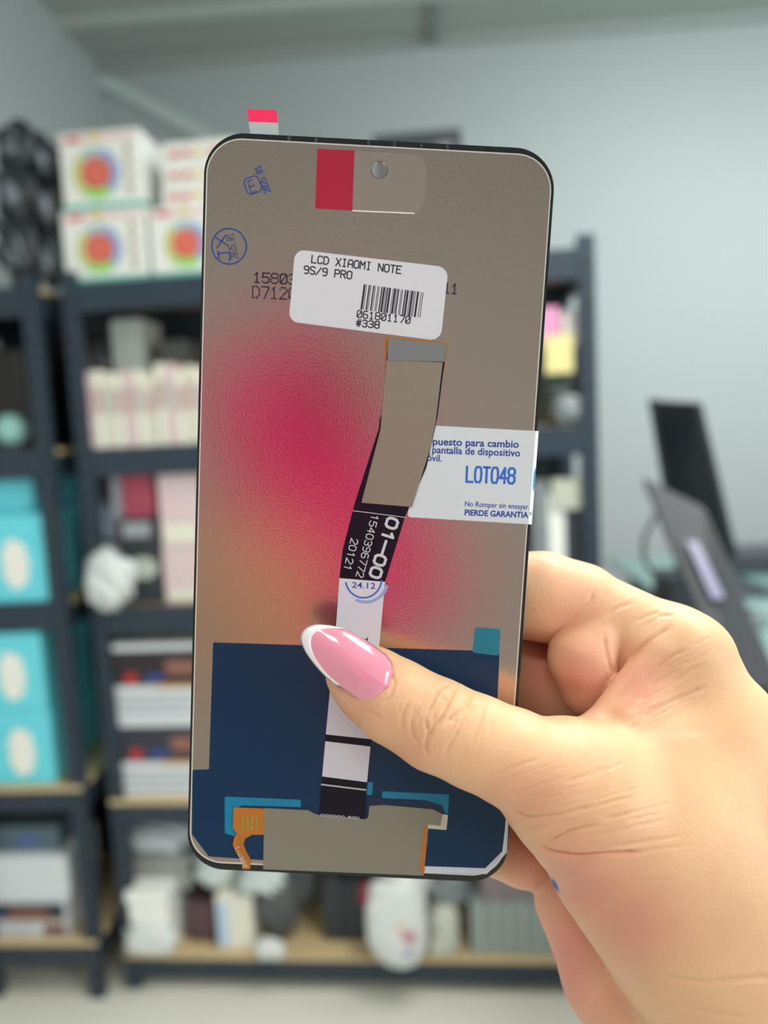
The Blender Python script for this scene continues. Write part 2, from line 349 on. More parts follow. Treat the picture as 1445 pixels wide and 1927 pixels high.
blob('clear_bag', UR, 488, 1668, 42, 24, 0.0, .04, mat('bright_film', srgb(205, 216, 214), .2), 'pale see-through bag above the cream box', 'bag', seed=26)
blob('grey_bag', UR, 515, 1735, 42, 60, 0.035, .05, mat('charcoal_film', srgb(88, 92, 94), .3, noise=.5, nscale=45, bump=.5), 'charcoal crumpled bag right of the cream box', 'bag', z0=z, seed=27)
blob('clear_bag', UR, 505, 1795, 26, 18, -.032, .015, M_wbag, 'small clear bag corner hanging over the bottom beam', 'bag', seed=28, knot=False)
blob('grey_bag', UR, 565, 1710, 30, 75, 0.16, .05, M_gbag, 'mid-grey crumpled bag between the charcoal bag and the black boxes', 'bag', z0=z, seed=29)
for i, (a0, a1, tp, lb) in enumerate(((604, 640, 1652, 'black box, left of the pair behind the hanging bag'), (642, 690, 1660, 'black box, right of the pair behind the hanging bag'))):
    item_box(UR, 'black_box', a0, a1, tp, z, 0.06, .12, M_black, lb, 'box', 'black boxes on the bottom shelf')
item_box(UR, 'crimson_packet', 676, 726, 1670, z + .12, 0.04, .03, mat('crimson_film', srgb(160, 50, 80), .4), 'crimson packet behind the white hanging bag', 'packet', bev=.006)
r = blob('toy_bag', UR, 745, 1752, 58, 86, -.082, .04, M_wbag, 'white bag with coloured print hanging over the bottom shelf below the display', 'bag', seed=31, rough=.1)
bm = bmesh.new(); disc(bm, 0, 0, 1, 0, 16)
def patch(px, py, rx, rz, c, nm, yy):
    bm = bmesh.new(); bmesh.ops.create_uvsphere(bm, u_segments=12, v_segments=8, radius=1)
    p = UR.L(px, py, -.082); q = UR.L(745, 1752, -.082)
    sz = abs(UR.L(745, 1752 + 86, -.082).z - q.z)
    for v in bm.verts: v.co = Vector((v.co.x * rx + p.x - q.x, v.co.y * .004 + yy, v.co.z * rz + p.z - q.z + sz))
    from_bm(nm, bm, mat(nm, srgb(*c), .4), r, True)
patch(768, 1765, .022, .016, (196, 112, 140), 'pink_print', -.037)
patch(752, 1748, .016, .010, (226, 170, 120), 'orange_print', -.037)
patch(762, 1795, .022, .014, (150, 160, 200), 'blue_print', -.036)
blob('white_bag', UR, 775, 1665, 40, 30, 0.02, .04, M_wbag, 'white bag above the coloured hanging bag just under the display', 'bag', seed=33)
blob('clear_bag', UR, 835, 1770, 28, 46, -.01, .03, mat('pale_olive_film', srgb(205, 208, 196), .25, noise=.2, nscale=35, bump=.5), 'pale round bag right of the coloured hanging bag', 'bag', seed=35)
blob('grey_bag', UR, 842, 1692, 40, 32, 0.02, .05, M_gbag, 'grey crumpled bag above the pale round bag', 'bag', seed=36)
for i in range(13):
    x0 = 884 + i * 13.6
    item_box(UR, 'clear_case', x0, x0 + 11.5, 1700 + (i % 3) * 3, z, 0.012, .1, mat('clear_case_' + 'ab'[i % 2], srgb(*((150, 165, 162), (172, 184, 180))[i % 2]), .2), 'grey translucent slim case, %s from the left in the row beside the hand' % ['first', 'second', 'third', 'fourth', 'fifth', 'sixth', 'seventh', 'eighth', 'ninth', 'tenth', 'eleventh', 'twelfth', 'thirteenth'][i], 'case', 'grey translucent cases on the bottom shelf', bev=.001)
item_box(UR, 'mauve_carton', 905, 1060, 1645, z + .135, 0.03, .1, mat('mauve_card', srgb(140, 126, 130), .5), 'mauve flat carton lying on the translucent cases', 'box')

# ---- left unit
def cyan_box(px1, ptop, z0, label, off=.012, w=.24, flower=True):
    xb = UL.L(px1, ptop, off).x; zt = UL.L(px1 - 30, ptop, off).z; H = zt - z0; W = w / 2
    r = empty('turquoise_box', UL.M @ Matrix.Translation((xb - W, off, z0))); tag(r, label, 'box', 'turquoise boxes with white flowers')
    box('carton', -W, W, 0, .3, 0, H, M_cyan, r, .004)
    if flower:
        for (cx, s, c, nm) in ((W - .085, 1.5, (250, 246, 236), 'white_flower'), (W - .26, .7, (240, 130, 110), 'coral_flower')):
            bm = bmesh.new()
            for k in range(7):
                a = k * .9; disc(bm, min(cx + .014 * math.cos(a) * (1.2), W - .02), H * .44 + .03 * math.sin(a) * s, .016 * s, -.001 - .0002 * k, 12)
            if cx - .03 > -W: from_bm(nm, bm, mat(nm, srgb(*c), .5), r)
            else: bm.free()
    return r, H
_, h = cyan_box(90, 1336, ll[3] + .001, 'turquoise flower box, lower of the pair on the fourth shelf of the left unit')
cyan_box(72, 1190, ll[3] + .002 + h, 'turquoise flower box, upper of the pair on the fourth shelf of the left unit')
_, h = cyan_box(78, 968, ll[2] + .001, 'turquoise flower box standing on the third shelf of the left unit')
cyan_box(60, 892, ll[2] + .002 + h, 'flat turquoise box lying on the one on the third shelf', off=.05, flower=False)
_, h = drone_box(UL, -110, 122, 1694, ll[4] + .001, 'toy carton with dark picture, lower one at the bottom left', ('pic_dark_blue', (50, 54, 66)), 4, 'toy cartons with dark pictures')
r, (W, D, H) = item_box(UL, 'toy_carton', -110, 124, 1614, ll[4] + .002 + h, .02, .2, mat('silver_white', srgb(222, 226, 230), .45), 'plain white-sided carton on the toy carton at the bottom left', 'box', 'toy cartons with dark pictures')
r, (W, D, H2) = item_box(UL, 'grey_carton', -110, 108, 1556, ll[4] + .003 + h + H, .05, .2, mat('slate_card', srgb(88, 108, 120), .5, noise=.3), 'slate grey carton topmost in the bottom left stack', 'box')
flat('blue_mark', r, W * .3, W * .65, H2 * .2, H2 * .6, -.0004, mat('blue_print2', srgb(90, 105, 165), .5))
# dome and box on the second shelf of the left unit
p = UL.L(22, 846, .05)
root = empty('glass_dome', UL.M @ Matrix.Translation((p.x, .06, ll[1]))); tag(root, 'small teal glass dome on the second shelf of the left unit', 'dome')
bm = bmesh.new(); bmesh.ops.create_uvsphere(bm, u_segments=20, v_segments=12, radius=.045, matrix=Matrix.Translation((0, 0, .055)))
from_bm('dome', bm, mat('teal_gloss', srgb(150, 200, 190), .12, noise=.3), root, True)
bm = bmesh.new(); bmesh.ops.create_cone(bm, cap_ends=True, segments=20, radius1=.045, radius2=.04, depth=.018, matrix=Matrix.Translation((0, 0, .009)))
from_bm('base', bm, M_black, root)
r, (W, D, H) = item_box(UL, 'brown_carton', -110, 40, 660, ll[1] + .001, .15, .15, mat('brown_black', srgb(62, 58, 56), .6), 'dark brown carton behind the teal dome', 'box')
# black pouches heaped on the top of the left unit
pts = [(25, 480, 40, 62, 0), (88, 490, 30, 52, 0), (20, 372, 40, 58, 1), (80, 395, 28, 48, 1), (22, 278, 38, 46, 2), (74, 306, 26, 40, 2)]
nm = ['lower left', 'lower right', 'middle left', 'middle right', 'upper left', 'upper right']
for i, (px, py, rx, ry, k) in enumerate(pts):
    r = blob('black_pouch', UL, px, py, rx, ry, .03 + .02 * (i % 2), .06, M_dark, 'black pouch in a shiny bag, %s one of the heap on the left unit' % nm[i], 'pouch', seed=40 + i, rough=.42, group='black pouches heaped on the left unit', knot=False)
    sx = rx / FPX * 1.95; sz = ry / FPX * 1.95
    bm = bmesh.new(); bmesh.ops.create_uvsphere(bm, u_segments=12, v_segments=8, radius=1)
    for v in bm.verts: v.co = Vector((v.co.x * sx * .45, v.co.y * .012 - .055, v.co.z * sz * .5 + sz * 1.15))
    from_bm('highlight_patch', bm, mat('pouch_highlight', srgb(120, 128, 138), .15, noise=.3, nscale=30), r, True)  # pale highlight of the shiny bag, modelled as a grey lump

# ================================================================ COUNTER ON THE RIGHT
DK = 1.55
def W_(px, py, y): return on_y(px, py, y)
M_dk = mat('dark_plastic', srgb(34, 42, 50), .4)
M_dg = mat('charcoal_plastic', srgb(62, 66, 72), .45)
# glass counter
ct = W_(1250, 1150, 1.75).z
root = empty('counter', Matrix.Translation((1.15, 1.75, 0))); tag(root, 'glass-topped counter with pale green edge standing behind the hand', 'counter')
box('glass_top', -.58, 1.3, -.75, .72, ct - .012, ct, mat('green_glass', srgb(120, 155, 150), .08, spec=.6), root, .002)
box('body', -.52, 1.25, -.7, .68, 0, ct - .013, mat('counter_grey', srgb(112, 124, 124), .5), root)
# leaning monitor: quad front given at two depths, real thickness
def slab(name, quad, thick, m, parent, bev=0):
    q = [Vector(p) for p in quad]; n = (q[1] - q[0]).cross(q[3] - q[0]).normalized() * thick
    bm = bmesh.new(); vs = [bm.verts.new(p) for p in q] + [bm.verts.new(p + n) for p in q]
    for f in ((0, 1, 2, 3), (7, 6, 5, 4), (0, 4, 5, 1), (1, 5, 6, 2), (2, 6, 7, 3), (3, 7, 4, 0)): bm.faces.new([vs[i] for i in f])
    if bev: bmesh.ops.bevel(bm, geom=list(bm.edges), offset=bev, segments=2, affect='EDGES')
    return from_bm(name, bm, m, parent)
root = empty('monitor', Matrix.Identity(4)); tag(root, 'large dark monitor seen edge-on leaning on the counter before the white wall', 'monitor')
slab('screen_panel', (W_(1232, 752, 2.0), W_(1322, 757, 1.85), W_(1392, 1052, 1.85), W_(1282, 1062, 2.0)), -.02, M_dk, root, .003)
slab('bezel', (W_(1229, 750, 1.998), W_(1237, 750, 1.99), W_(1290, 1062, 1.99), W_(1280, 1062, 1.998)), -.026, M_black, root)
p = W_(1350, 1050, 1.95)
box('stand_foot', p.x - .1, p.x + .1, 1.85, 2.05, ct, ct + .012, M_dk, root, .003)
box('stand_neck', p.x - .03, p.x + .03, 1.96, 2.0, ct + .012, p.z + .05, M_dk, root)
root = empty('till_screen', Matrix.Identity(4)); tag(root, 'charcoal tilted till screen with a lilac highlight strip in front of the monitor', 'screen')
slab('screen_panel', (W_(1208, 905, 1.35), W_(1322, 962, 1.30), W_(1470, 1300, 1.12), W_(1370, 1300, 1.15)), -.018, M_dg, root, .003)
slab('lilac_highlight', (W_(1290, 1018, 1.255), W_(1312, 1022, 1.25), W_(1362, 1128, 1.20), W_(1340, 1128, 1.20)), -.006, mat('lilac_gloss', srgb(150, 148, 175), .2), root)  # purple highlight on the screen, put in as a lilac slab
slab('support', (W_(1300, 1010, 1.36), W_(1330, 1010, 1.36), W_(1390, 1290, 1.3), W_(1350, 1290, 1.3)), -.02, M_dk, root)
cab = [W_(x, y, 1.45) for x, y in ((1262, 955), (1232, 972), (1213, 1010), (1210, 1048), (1228, 1078), (1262, 1090), (1300, 1088))]
tag(tube('cable', cab, .004, M_dk), 'black cable looping beside the till screen', 'cable')
p = W_(1290, 1095, 1.5)
root = empty('card_reader', Matrix.Translation((p.x, 1.5, ct))); tag(root, 'low dark card reader on the counter under the cable loop', 'card reader')
box('body', -.05, .07, -.05, .05, .001, max(.03, p.z - ct + .02), M_dk, root, .008); box('keypad', -.03, .04, -.052, -.049, .006, .022, M_dg, root)
p0, p1 = W_(1366, 1055, 2.12), W_(1470, 1055, 2.12)
root = empty('printer', Matrix.Translation(((p0.x + p1.x) / 2 + .04, 2.12, ct))); tag(root, 'black receipt printer on the counter at the right edge', 'printer')
wd = (p1.x - p0.x) / 2 + .04
box('body', -wd, wd, 0, .2, .001, p0.z - ct, M_dk, root, .01); box('paper_slot', -wd * .6, wd * .6, -.002, .002, (p0.z - ct) * .6, (p0.z - ct) * .7, M_black, root)
box('lid', -wd * .95, wd * .95, .01, .19, p0.z - ct, p0.z - ct + .012, M_dg, root, .004)
p = W_(1400, 1130, 1.6)
root = empty('adhesive_roll', Matrix.Translation((W_(1412, 1130, 1.6).x, 1.6, ct))); tag(root, 'pale grey tape roll on the counter before the printer', 'tape roll')
bm = bmesh.new(); bmesh.ops.create_cone(bm, cap_ends=True, segments=24, radius1=.035, radius2=.035, depth=.03, matrix=Matrix.Translation((0, 0, .016)))
from_bm('roll', bm, mat('roll_grey', srgb(130, 145, 142), .5), root); 
bm = bmesh.new(); bmesh.ops.create_cone(bm, cap_ends=True, segments=24, radius1=.016, radius2=.016, depth=.032, matrix=Matrix.Translation((0, 0, .0165)))
from_bm('core', bm, M_dk, root)

# ================================================================ THE DISPLAY
pxv = np.array([0.99873104, -0.05005243, -0.00557299]); pn = np.array([4.05561e-4, -0.10266, 0.994716])
pn = pn / np.linalg.norm(pn); pxv = norm(pxv - pn * (pxv @ pn)); pyv = np.cross(pn, pxv)
PT = np.array([-0.00477415, -0.00322067, -0.17365702])
PM = CM @ Matrix(((pxv[0], pyv[0], pn[0], PT[0]), (pxv[1], pyv[1], pn[1], PT[1]), (pxv[2], pyv[2], pn[2], PT[2]), (0, 0, 0, 1)))
PMi = PM.inverted()
def D(px, py, h=0.0):
    o = PMi @ CAMP; r = PMi.to_3x3() @ ray(px, py)
    return o + r * ((h - o.z) / r.z)
disp = empty('phone_display', PM)
tag(disp, 'replacement phone display held upright, seen from its metal and blue back with stickers', 'phone display')
mm = .001
def rounded(pts, r, seg=8):
    """round the corners of a closed polygon (list of 2-D points); r one value or one per corner"""
    out = []; n = len(pts)
    for i in range(n):
        p = Vector(pts[i][:2]); a = Vector(pts[i - 1][:2]); b = Vector(pts[(i + 1) % n][:2])
        rr = r[i] if isinstance(r, (list, tuple)) else r
        if rr <= 0: out.append(p); continue
        u = (a - p).normalized(); v = (b - p).normalized(); ang = math.acos(max(-1, min(1, u.dot(v))))
        t = min(rr / math.tan(ang / 2), (a - p).length * .49, (b - p).length * .49); rad = t * math.tan(ang / 2)
        c = p + (u + v).normalized() * (rad / math.sin(ang / 2))
        s = p + u * t - c; e = p + v * t - c
        a0 = math.atan2(s.y, s.x); a1 = math.atan2(e.y, e.x); d = (a1 - a0 + math.pi) % (2 * math.pi) - math.pi
        for k in range(seg + 1): out.append(c + Vector((math.cos(a0 + d * k / seg), math.sin(a0 + d * k / seg))) * rad)
    return out
def poly(name, pts, h0, h1, m, parent=None, r=0, holes=(), bev=0, smooth=False, seg=8):
    """solid plate: outline in display coordinates, bottom at h0, top at h1"""
    pts = rounded(pts, r, seg) if r else [Vector(p[:2]) for p in pts]
    bm = bmesh.new(); es = []; loops = []
    for lp in [pts] + list(holes):
        vs = [bm.verts.new((p[0], p[1], h1)) for p in lp]
        loops.append(vs); es += [bm.edges.new((vs[i], vs[(i + 1) % len(vs)])) for i in range(len(vs))]
    bmesh.ops.triangle_fill(bm, edges=es, use_beauty=True)
    for f in bm.faces:
        f.normal_update()
        if f.normal.z < 0: f.normal_flip()
    top = list(bm.faces)
    for vs in loops:
        lo = [bm.verts.new((v.co.x, v.co.y, h0)) for v in vs]
        for i in range(len(vs)):
            j = (i + 1) % len(vs); bm.faces.new((vs[i], vs[j], lo[j], lo[i]))
        vs.append(lo)
    mp = {}
    for vs in loops:
        lo = vs.pop()
        for a, b in zip(vs, lo): mp[a] = b
    for f in top: bm.faces.new([mp[v] for v in reversed(f.verts)])
    if bev:
        ee = [e for e in bm.edges if abs(e.verts[0].co.z - h1) < 1e-9 and abs(e.verts[1].co.z - h1) < 1e-9 and len(e.link_faces) == 2 and any(abs(f.normal.z) < .5 for f in e.link_faces)]
        bmesh.ops.recalc_face_normals(bm, faces=bm.faces)
        ee = [e for e in bm.edges if all(abs(v.co.z - h1) < 1e-9 for v in e.verts) and len(e.link_faces) == 2 and any(abs(f.normal.z) < .5 for f in e.link_faces)]
        bmesh.ops.bevel(bm, geom=ee, offset=bev, segments=2, affect='EDGES')
    return from_bm(name, bm, m, parent if parent is not None else disp, smooth)
def PX(pl, h): return [D(x, y, h) for x, y in pl]
def circ(px, py, rpx, h, n=32):
    c = D(px, py, h); r = abs(D(px + rpx, py, h).x - c.x)
    return [Vector((c.x + r * math.cos(2 * math.pi * i / n), c.y + r * math.sin(2 * math.pi * i / n))) for i in range(n)]
HT = 1.1 * mm       # height of the metal plate's outer face over the glass
M_glass = mat('black_glass', srgb(14, 18, 22), .08, spec=.7)
# metal backlight plate: champagne metal, pebbled
M_plate = bpy.data.materials.new('pebbled_metal'); M_plate.use_nodes = True
nt = M_plate.node_tree; b = nt.nodes['Principled BSDF']
b.inputs['Base Color'].default_value = srgb(196, 174, 163); b.inputs['Metallic'].default_value = 1; b.inputs['Roughness'].default_value = .18
tc = nt.nodes.new('ShaderNodeTexCoord'); n = nt.nodes.new('ShaderNodeTexNoise'); n.inputs['Scale'].default_value = 3000; n.inputs['Detail'].default_value = 2
nt.links.new(tc.outputs['Object'], n.inputs['Vector'])
bp = nt.nodes.new('ShaderNodeBump'); bp.inputs['Strength'].default_value = .35; bp.inputs['Distance'].default_value = .00012
nt.links.new(n.outputs['Fac'], bp.inputs['Height']); nt.links.new(bp.outputs[0], b.inputs['Normal'])
GC = [(385.3, 246), (1048, 281), (951.5, 1663), (351, 1634.5)]
hole_g = circ(714, 319, 14.5, 0); hole_p = circ(714, 319, 16.5, HT)
gp = rounded(PX(GC, 0), 8.8 * mm, 14)
poly('cover_glass', gp, -1.0 * mm, 0, M_glass, r=0, holes=[hole_g], bev=.25 * mm)
PC = [(390, 257.5), (1041.5, 293), (946, 1650), (356, 1621)]
poly('metal_backplate', rounded(PX(PC, HT), 7.6 * mm, 14), .05 * mm, HT, M_plate, holes=[hole_p], bev=.18 * mm)
PR = [(392, 259.7), (1039.4, 295.1), (944, 1647.8), (358.1, 1618.9)]
poly('edge_highlight', rounded(PX(PC, HT), 7.6 * mm, 14), HT - .1 * mm, HT + .08 * mm, mat('highlight_metal', srgb(232, 228, 216), .3, metal=.5), holes=[rounded(PX(PR, HT), 7.4 * mm, 14)])  # edge highlight of the plate, put in as a pale metal ring
poly('camera_window', circ(714, 319, 14.3, 0), -.9 * mm, -.3 * mm, mat('clear_glass', (1, 1, 1), .0, trans=1), r=0)
# ring around the hole
for x in (543, 594, 693, 742, 793, 842):
    y = 263 + (x - 543) * .052
    c = D(x, y, HT); box('clip_notch', c.x - .25 * mm, c.x + .25 * mm, c.y - .25 * mm, c.y + .7 * mm, .1 * mm, HT + .02 * mm, M_black, disp)
# blue film
M_blue = mat('blue_film', srgb(4, 44, 78), .3, noise=.03, nscale=9, spec=.35)
h = HT + .06 * mm
BF = [(401, 1209), (940, 1226), (930, 1465), (957, 1467), (953, 1540), (945, 1602), (913, 1634), (797, 1630), (497, 1619), (393, 1612), (361, 1570), (362, 1449), (393, 1448)]
poly('blue_film', PX(BF, h), HT, h, M_blue, r=.25 * mm, bev=0)
M_tl = mat('teal_film', srgb(0, 122, 160), .25)
poly('film_tab', PX([(889, 1228), (894, 1180), (942, 1184), (939, 1234)], h), HT, h + .01 * mm, mat('teal_tab', srgb(28, 116, 138), .3), r=.5 * mm)
for q in ([(423, 1499), (566, 1505), (566, 1532), (450, 1530), (446, 1575), (423, 1568)], [(719, 1489), (845, 1495), (842, 1540), (718, 1530)], [(692, 1472), (702, 1472), (700, 1496), (690, 1496)], [(801, 1560), (806, 1560), (804, 1592), (799, 1592)]):
    poly('film_window', PX(q, h), HT, h + .02 * mm, M_tl, r=.3 * mm)
h = HT + .05 * mm
poly('edge_reflection', PX([(957, 1467), (960.5, 1470), (954, 1604), (916, 1645), (797, 1641), (797, 1630), (913, 1634), (945, 1602), (951, 1540)], h), .6 * mm, h, mat('pale_reflection', srgb(196, 208, 222), .35))  # reflection along the plate's edge, put in as a light-coloured strip
# tapes
h = HT + .08 * mm
poly('red_tape', PX([(597, 280), (667, 283), (663, 396), (593, 392)], h), HT, h, mat('red_tape', srgb(168, 14, 50), .18, coat=.4))
poly('clear_tape', PX([(667, 284), (803, 292), (797, 402), (663, 397)], h), HT + .03 * mm, h, mat('clear_tape', srgb(190, 182, 175), .15, alpha=.10), r=[0, 3 * mm, 3 * mm, 0])
q = poly('tape_edge', PX([(663, 395.5), (780, 400.5), (780, 402.5), (663, 397.5)], h), HT, h + .02 * mm, mat('tape_edge', srgb(240, 236, 214), .3))
hb = -1.1 * mm
poly('red_pull_tab', PX([(465, 205), (520, 207), (523.5, 231), (468, 229)], hb), hb - .06 * mm, hb, mat('hot_pink_tab', srgb(255, 40, 96), .3, coat=.3), r=.4 * mm)
poly('clear_pull_tab', PX([(467.5, 229), (523.5, 231), (525, 262), (472, 260)], hb), hb - .05 * mm, hb, mat('clear_tab', srgb(215, 222, 218), .15, alpha=.35))

# ---------------------------------------------------------------- printing helpers
INK = mat('black_ink', srgb(24, 20, 34), .5); INKB = mat('blue_ink', srgb(30, 62, 150), .5); INKL = mat('bright_blue_ink', srgb(44, 104, 192), .5)
INKP = mat('violet_ink', srgb(52, 32, 56), .5); INKS = mat('stamp_blue', srgb(44, 66, 128), .6); INKW = mat('light_print', srgb(196, 196, 200), .5)
def frame_at(p0, p1, h, up=1):
    a, b = D(*p0, h), D(*p1, h); ux = (b - a); L = ux.length; ux.normalize(); uy = Vector((-ux.y, ux.x, 0)) * up
    return a, ux, uy, L
def text(s, p0, p1, cap_px, m, parent, h, bold=0.0, name='printed_text'):
    """lettering along a baseline from p0 to p1, capital height cap_px"""
    cu = bpy.data.curves.new('t', 'FONT'); cu.body = s; cu.size = 1; cu.offset = bold; cu.resolution_u = 3
    o = bpy.data.objects.new('t', cu); COL.objects.link(o)
    me = bpy.data.meshes.new_from_object(o.evaluated_get(bpy.context.evaluated_depsgraph_get()))
    bpy.data.objects.remove(o); bpy.data.curves.remove(cu)
    xs = [v.co.x for v in me.vertices]; x0, x1 = min(xs), max(xs)
    a, ux, uy, L = frame_at(p0, p1, h)
    k = L / (x1 - x0); kc = cap_px * .1215 * mm / .73
    for v in me.vertices:
        q = a + ux * ((v.co.x - x0) * k) + uy * (v.co.y * kc); v.co = Vector((q.x, q.y, h))
    me.materials.clear()
    return link(name, me, m, parent)
ST = {  # stroke letters on a 4 x 6 grid
 'L': ['060 0040'], }
G = {
 'L': [[(0, 6), (0, 0), (4, 0)]], 'C': [[(4, 5), (3, 6), (1, 6), (0, 5), (0, 1), (1, 0), (3, 0), (4, 1)]],
 'D': [[(0, 0), (0, 6), (2.5, 6), (4, 4.5), (4, 1.5), (2.5, 0), (0, 0)]], 'X': [[(0, 6), (4, 0)], [(4, 6), (0, 0)]],
 'I': [[(1, 6), (3, 6)], [(2, 6), (2, 0)], [(1, 0), (3, 0)]], 'A': [[(0, 0), (0, 4.5), (1, 6), (3, 6), (4, 4.5), (4, 0)], [(0, 2.5), (4, 2.5)]],
 'O': [[(1, 0), (0, 1), (0, 5), (1, 6), (3, 6), (4, 5), (4, 1), (3, 0), (1, 0)]], 'M': [[(0, 0), (0, 6), (2, 3), (4, 6), (4, 0)]],
 'N': [[(0, 0), (0, 6), (4, 0), (4, 6)]], 'T': [[(0, 6), (4, 6)], [(2, 6), (2, 0)]], 'E': [[(4, 6), (0, 6), (0, 0), (4, 0)], [(0, 3.2), (3, 3.2)]],
 '9': [[(4, 3), (1, 3), (0, 4), (0, 5), (1, 6), (3, 6), (4, 5), (4, 1.5), (3, 0), (.6, 0)]], 'S': [[(4, 5.2), (3, 6), (1, 6), (0, 5), (0, 4), (1, 3.2), (3, 2.8), (4, 2), (4, 1), (3, 0), (1, 0), (0, .8)]],
 '/': [[(0, 0), (4, 6)]], 'P': [[(0, 0), (0, 6), (3, 6), (4, 5), (4, 3.6), (3, 2.8), (0, 2.8)]], 'R': [[(0, 0), (0, 6), (3, 6), (4, 5), (4, 3.8), (3, 3), (0, 3)], [(2, 3), (4, 0)]],
 '0': [[(1, 0), (0, 1), (0, 5), (1, 6), (3, 6), (4, 5), (4, 1), (3, 0), (1, 0)], [(.6, 1), (3.4, 5)]], '6': [[(3.6, 6), (1, 6), (0, 4.6), (0, 1), (1, 0), (3, 0), (4, 1), (4, 2.4), (3, 3.3), (0, 3.3)]],
 '1': [[(.8, 4.6), (2, 6), (2, 0)], [(.8, 0), (3.2, 0)]], '8': [[(1, 3.2), (0, 4), (0, 5.2), (1, 6), (3, 6), (4, 5.2), (4, 4), (3, 3.2), (1, 3.2), (0, 2.3), (0, .9), (1, 0), (3, 0), (4, .9), (4, 2.3), (3, 3.2)]],
 '7': [[(0, 6), (4, 6), (4, 5), (1.6, 0)]], '#': [[(1, 0), (1.6, 6)], [(2.6, 0), (3.2, 6)], [(0, 2), (4, 2)], [(0, 4), (4, 4)]],
 '3': [[(0, 5.2), (1, 6), (3, 6), (4, 5), (4, 4), (3, 3.1), (1.4, 3.1)], [(3, 3.1), (4, 2.2), (4, 1), (3, 0), (1, 0), (0, .8)]],
 '5': [[(4, 6), (.3, 6), (0, 3.4), (2.6, 3.6), (4, 2.6), (4, 1), (3, 0), (1, 0), (0, .8)]], '2': [[(0, 5), (1, 6), (3, 6), (4, 5), (4, 4), (0, 0), (4, 0)]],
 '4': [[(3, 0), (3, 6), (0, 2), (4, 2)]], '-': [[(.6, 3), (3.4, 3)]], '.': [[(1.8, 0), (2.2, 0)]], 'm': [[(0, 0), (0, 4), (3.4, 4), (4, 3.4), (4, 0)], [(2, 0), (2, 4)]], 'i': [[(.8, 4.7), (2.2, 6), (2.2, 0)]], 'o': [[(1, 0), (.3, .8), (0, 2), (0, 4), (.3, 5.2), (1, 6), (3, 6), (3.7, 5.2), (4, 4), (4, 2), (3.7, .8), (3, 0), (1, 0)]], '_': [[(-1, 3), (5, 3)]],
 'J': [[(1.4, 6), (4, 6)], [(3, 6), (3, 1), (2, 0), (.8, 0), (0, 1)]],
}
def ribbon(bm, pts, wd):
    """flat stroke with square joints; pts 3-D in one plane z = const"""
    for i, (p, q) in enumerate(zip(pts, pts[1:])):
        t = (q - p)
        if t.length < 1e-9: continue
        t.normalize(); n = Vector((-t.y, t.x, 0)) * wd / 2; e = t * wd / 2 * .8; dz = Vector((0, 0, 1e-7 * (i % 3)))
        bm.faces.new([bm.verts.new(v + dz) for v in (p - e + n, p - e - n, q + e - n, q + e + n)])
def strokes(s, p0, p1, cap_px, wd_px, m, parent, h, name='printed_text', dots=False):
    """fixed-pitch stroke lettering, p0..p1 the baseline over the whole string"""
    a, ux, uy, L = frame_at(p0, p1, h); n = len(s); adv = L / (n - 1 + .74) if n > 1 else L / .74
    cw = adv * .74 / 4; ch = cap_px * .12 * mm / 6; bm = bmesh.new(); wd = wd_px * .12 * mm
    for i, c in enumerate(s):
        for st in G.get(c, ()):
            pts = [a + ux * (i * adv + x * cw) + uy * (y * ch) for x, y in st]
            if dots:
                for p, q in zip(pts, pts[1:]):
                    k = max(1, round((q - p).length / (ch * .95)))
                    for j in range(k + 1):
                        c0 = p.lerp(q, j / k); e = wd * .55
                        bm.faces.new([bm.verts.new(c0 + Vector((sx * e, sy * e, 0))) for sx, sy in ((-1, -1), (1, -1), (1, 1), (-1, 1))])
            else: ribbon(bm, pts, wd)
    for f in bm.faces:
        f.normal_update()
        if f.normal.z < 0: f.normal_flip()
    me = bpy.data.meshes.new(name); bm.to_mesh(me); bm.free()
    return link(name, me, m, parent)
def outline(pts, wd_px, m, parent, h, name):
    bm = bmesh.new(); ps = [Vector((p[0], p[1], h)) for p in pts]; ribbon(bm, ps + ps[:1], wd_px * .12 * mm)
    me = bpy.data.meshes.new(name); bm.to_mesh(me); bm.free(); return link(name, me, m, parent)

# ---- marks on the metal
hp = HT + .02 * mm
strokes('15803', (477, 531), (556, 535), 17, 2.6, INKP, disp, hp, dots=True)
strokes('D7120', (475, 560), (556, 564), 20, 2.6, INKP, disp, hp, dots=True)
strokes('11', (835, 551), (860, 553), 17, 2.6, INKP, disp, hp, dots=True)
s1 = outline(rounded(PX([(457, 338), (483, 329), (495, 358), (467, 368)], hp), 1.0 * mm, 5), 2.6, INKS, disp, hp, 'stamp_mark')
strokes('m', (482, 360), (474, 338), 13, 2.4, INKS, s1, hp)
strokes('2025.01', (509, 360), (489, 311), 11, 2.2, INKS, s1, hp)
s2 = outline(circ(431, 463.5, 32.5, hp, 40), 3, INKS, disp, hp, 'stamp_mark')
strokes('JX', (434, 489), (425, 442), 20, 3, INKS, s2, hp)
strokes('2025.01', (448, 486), (438, 439), 13, 1.9, mat('stamp_faint', srgb(74, 72, 108), .6), s2, hp)

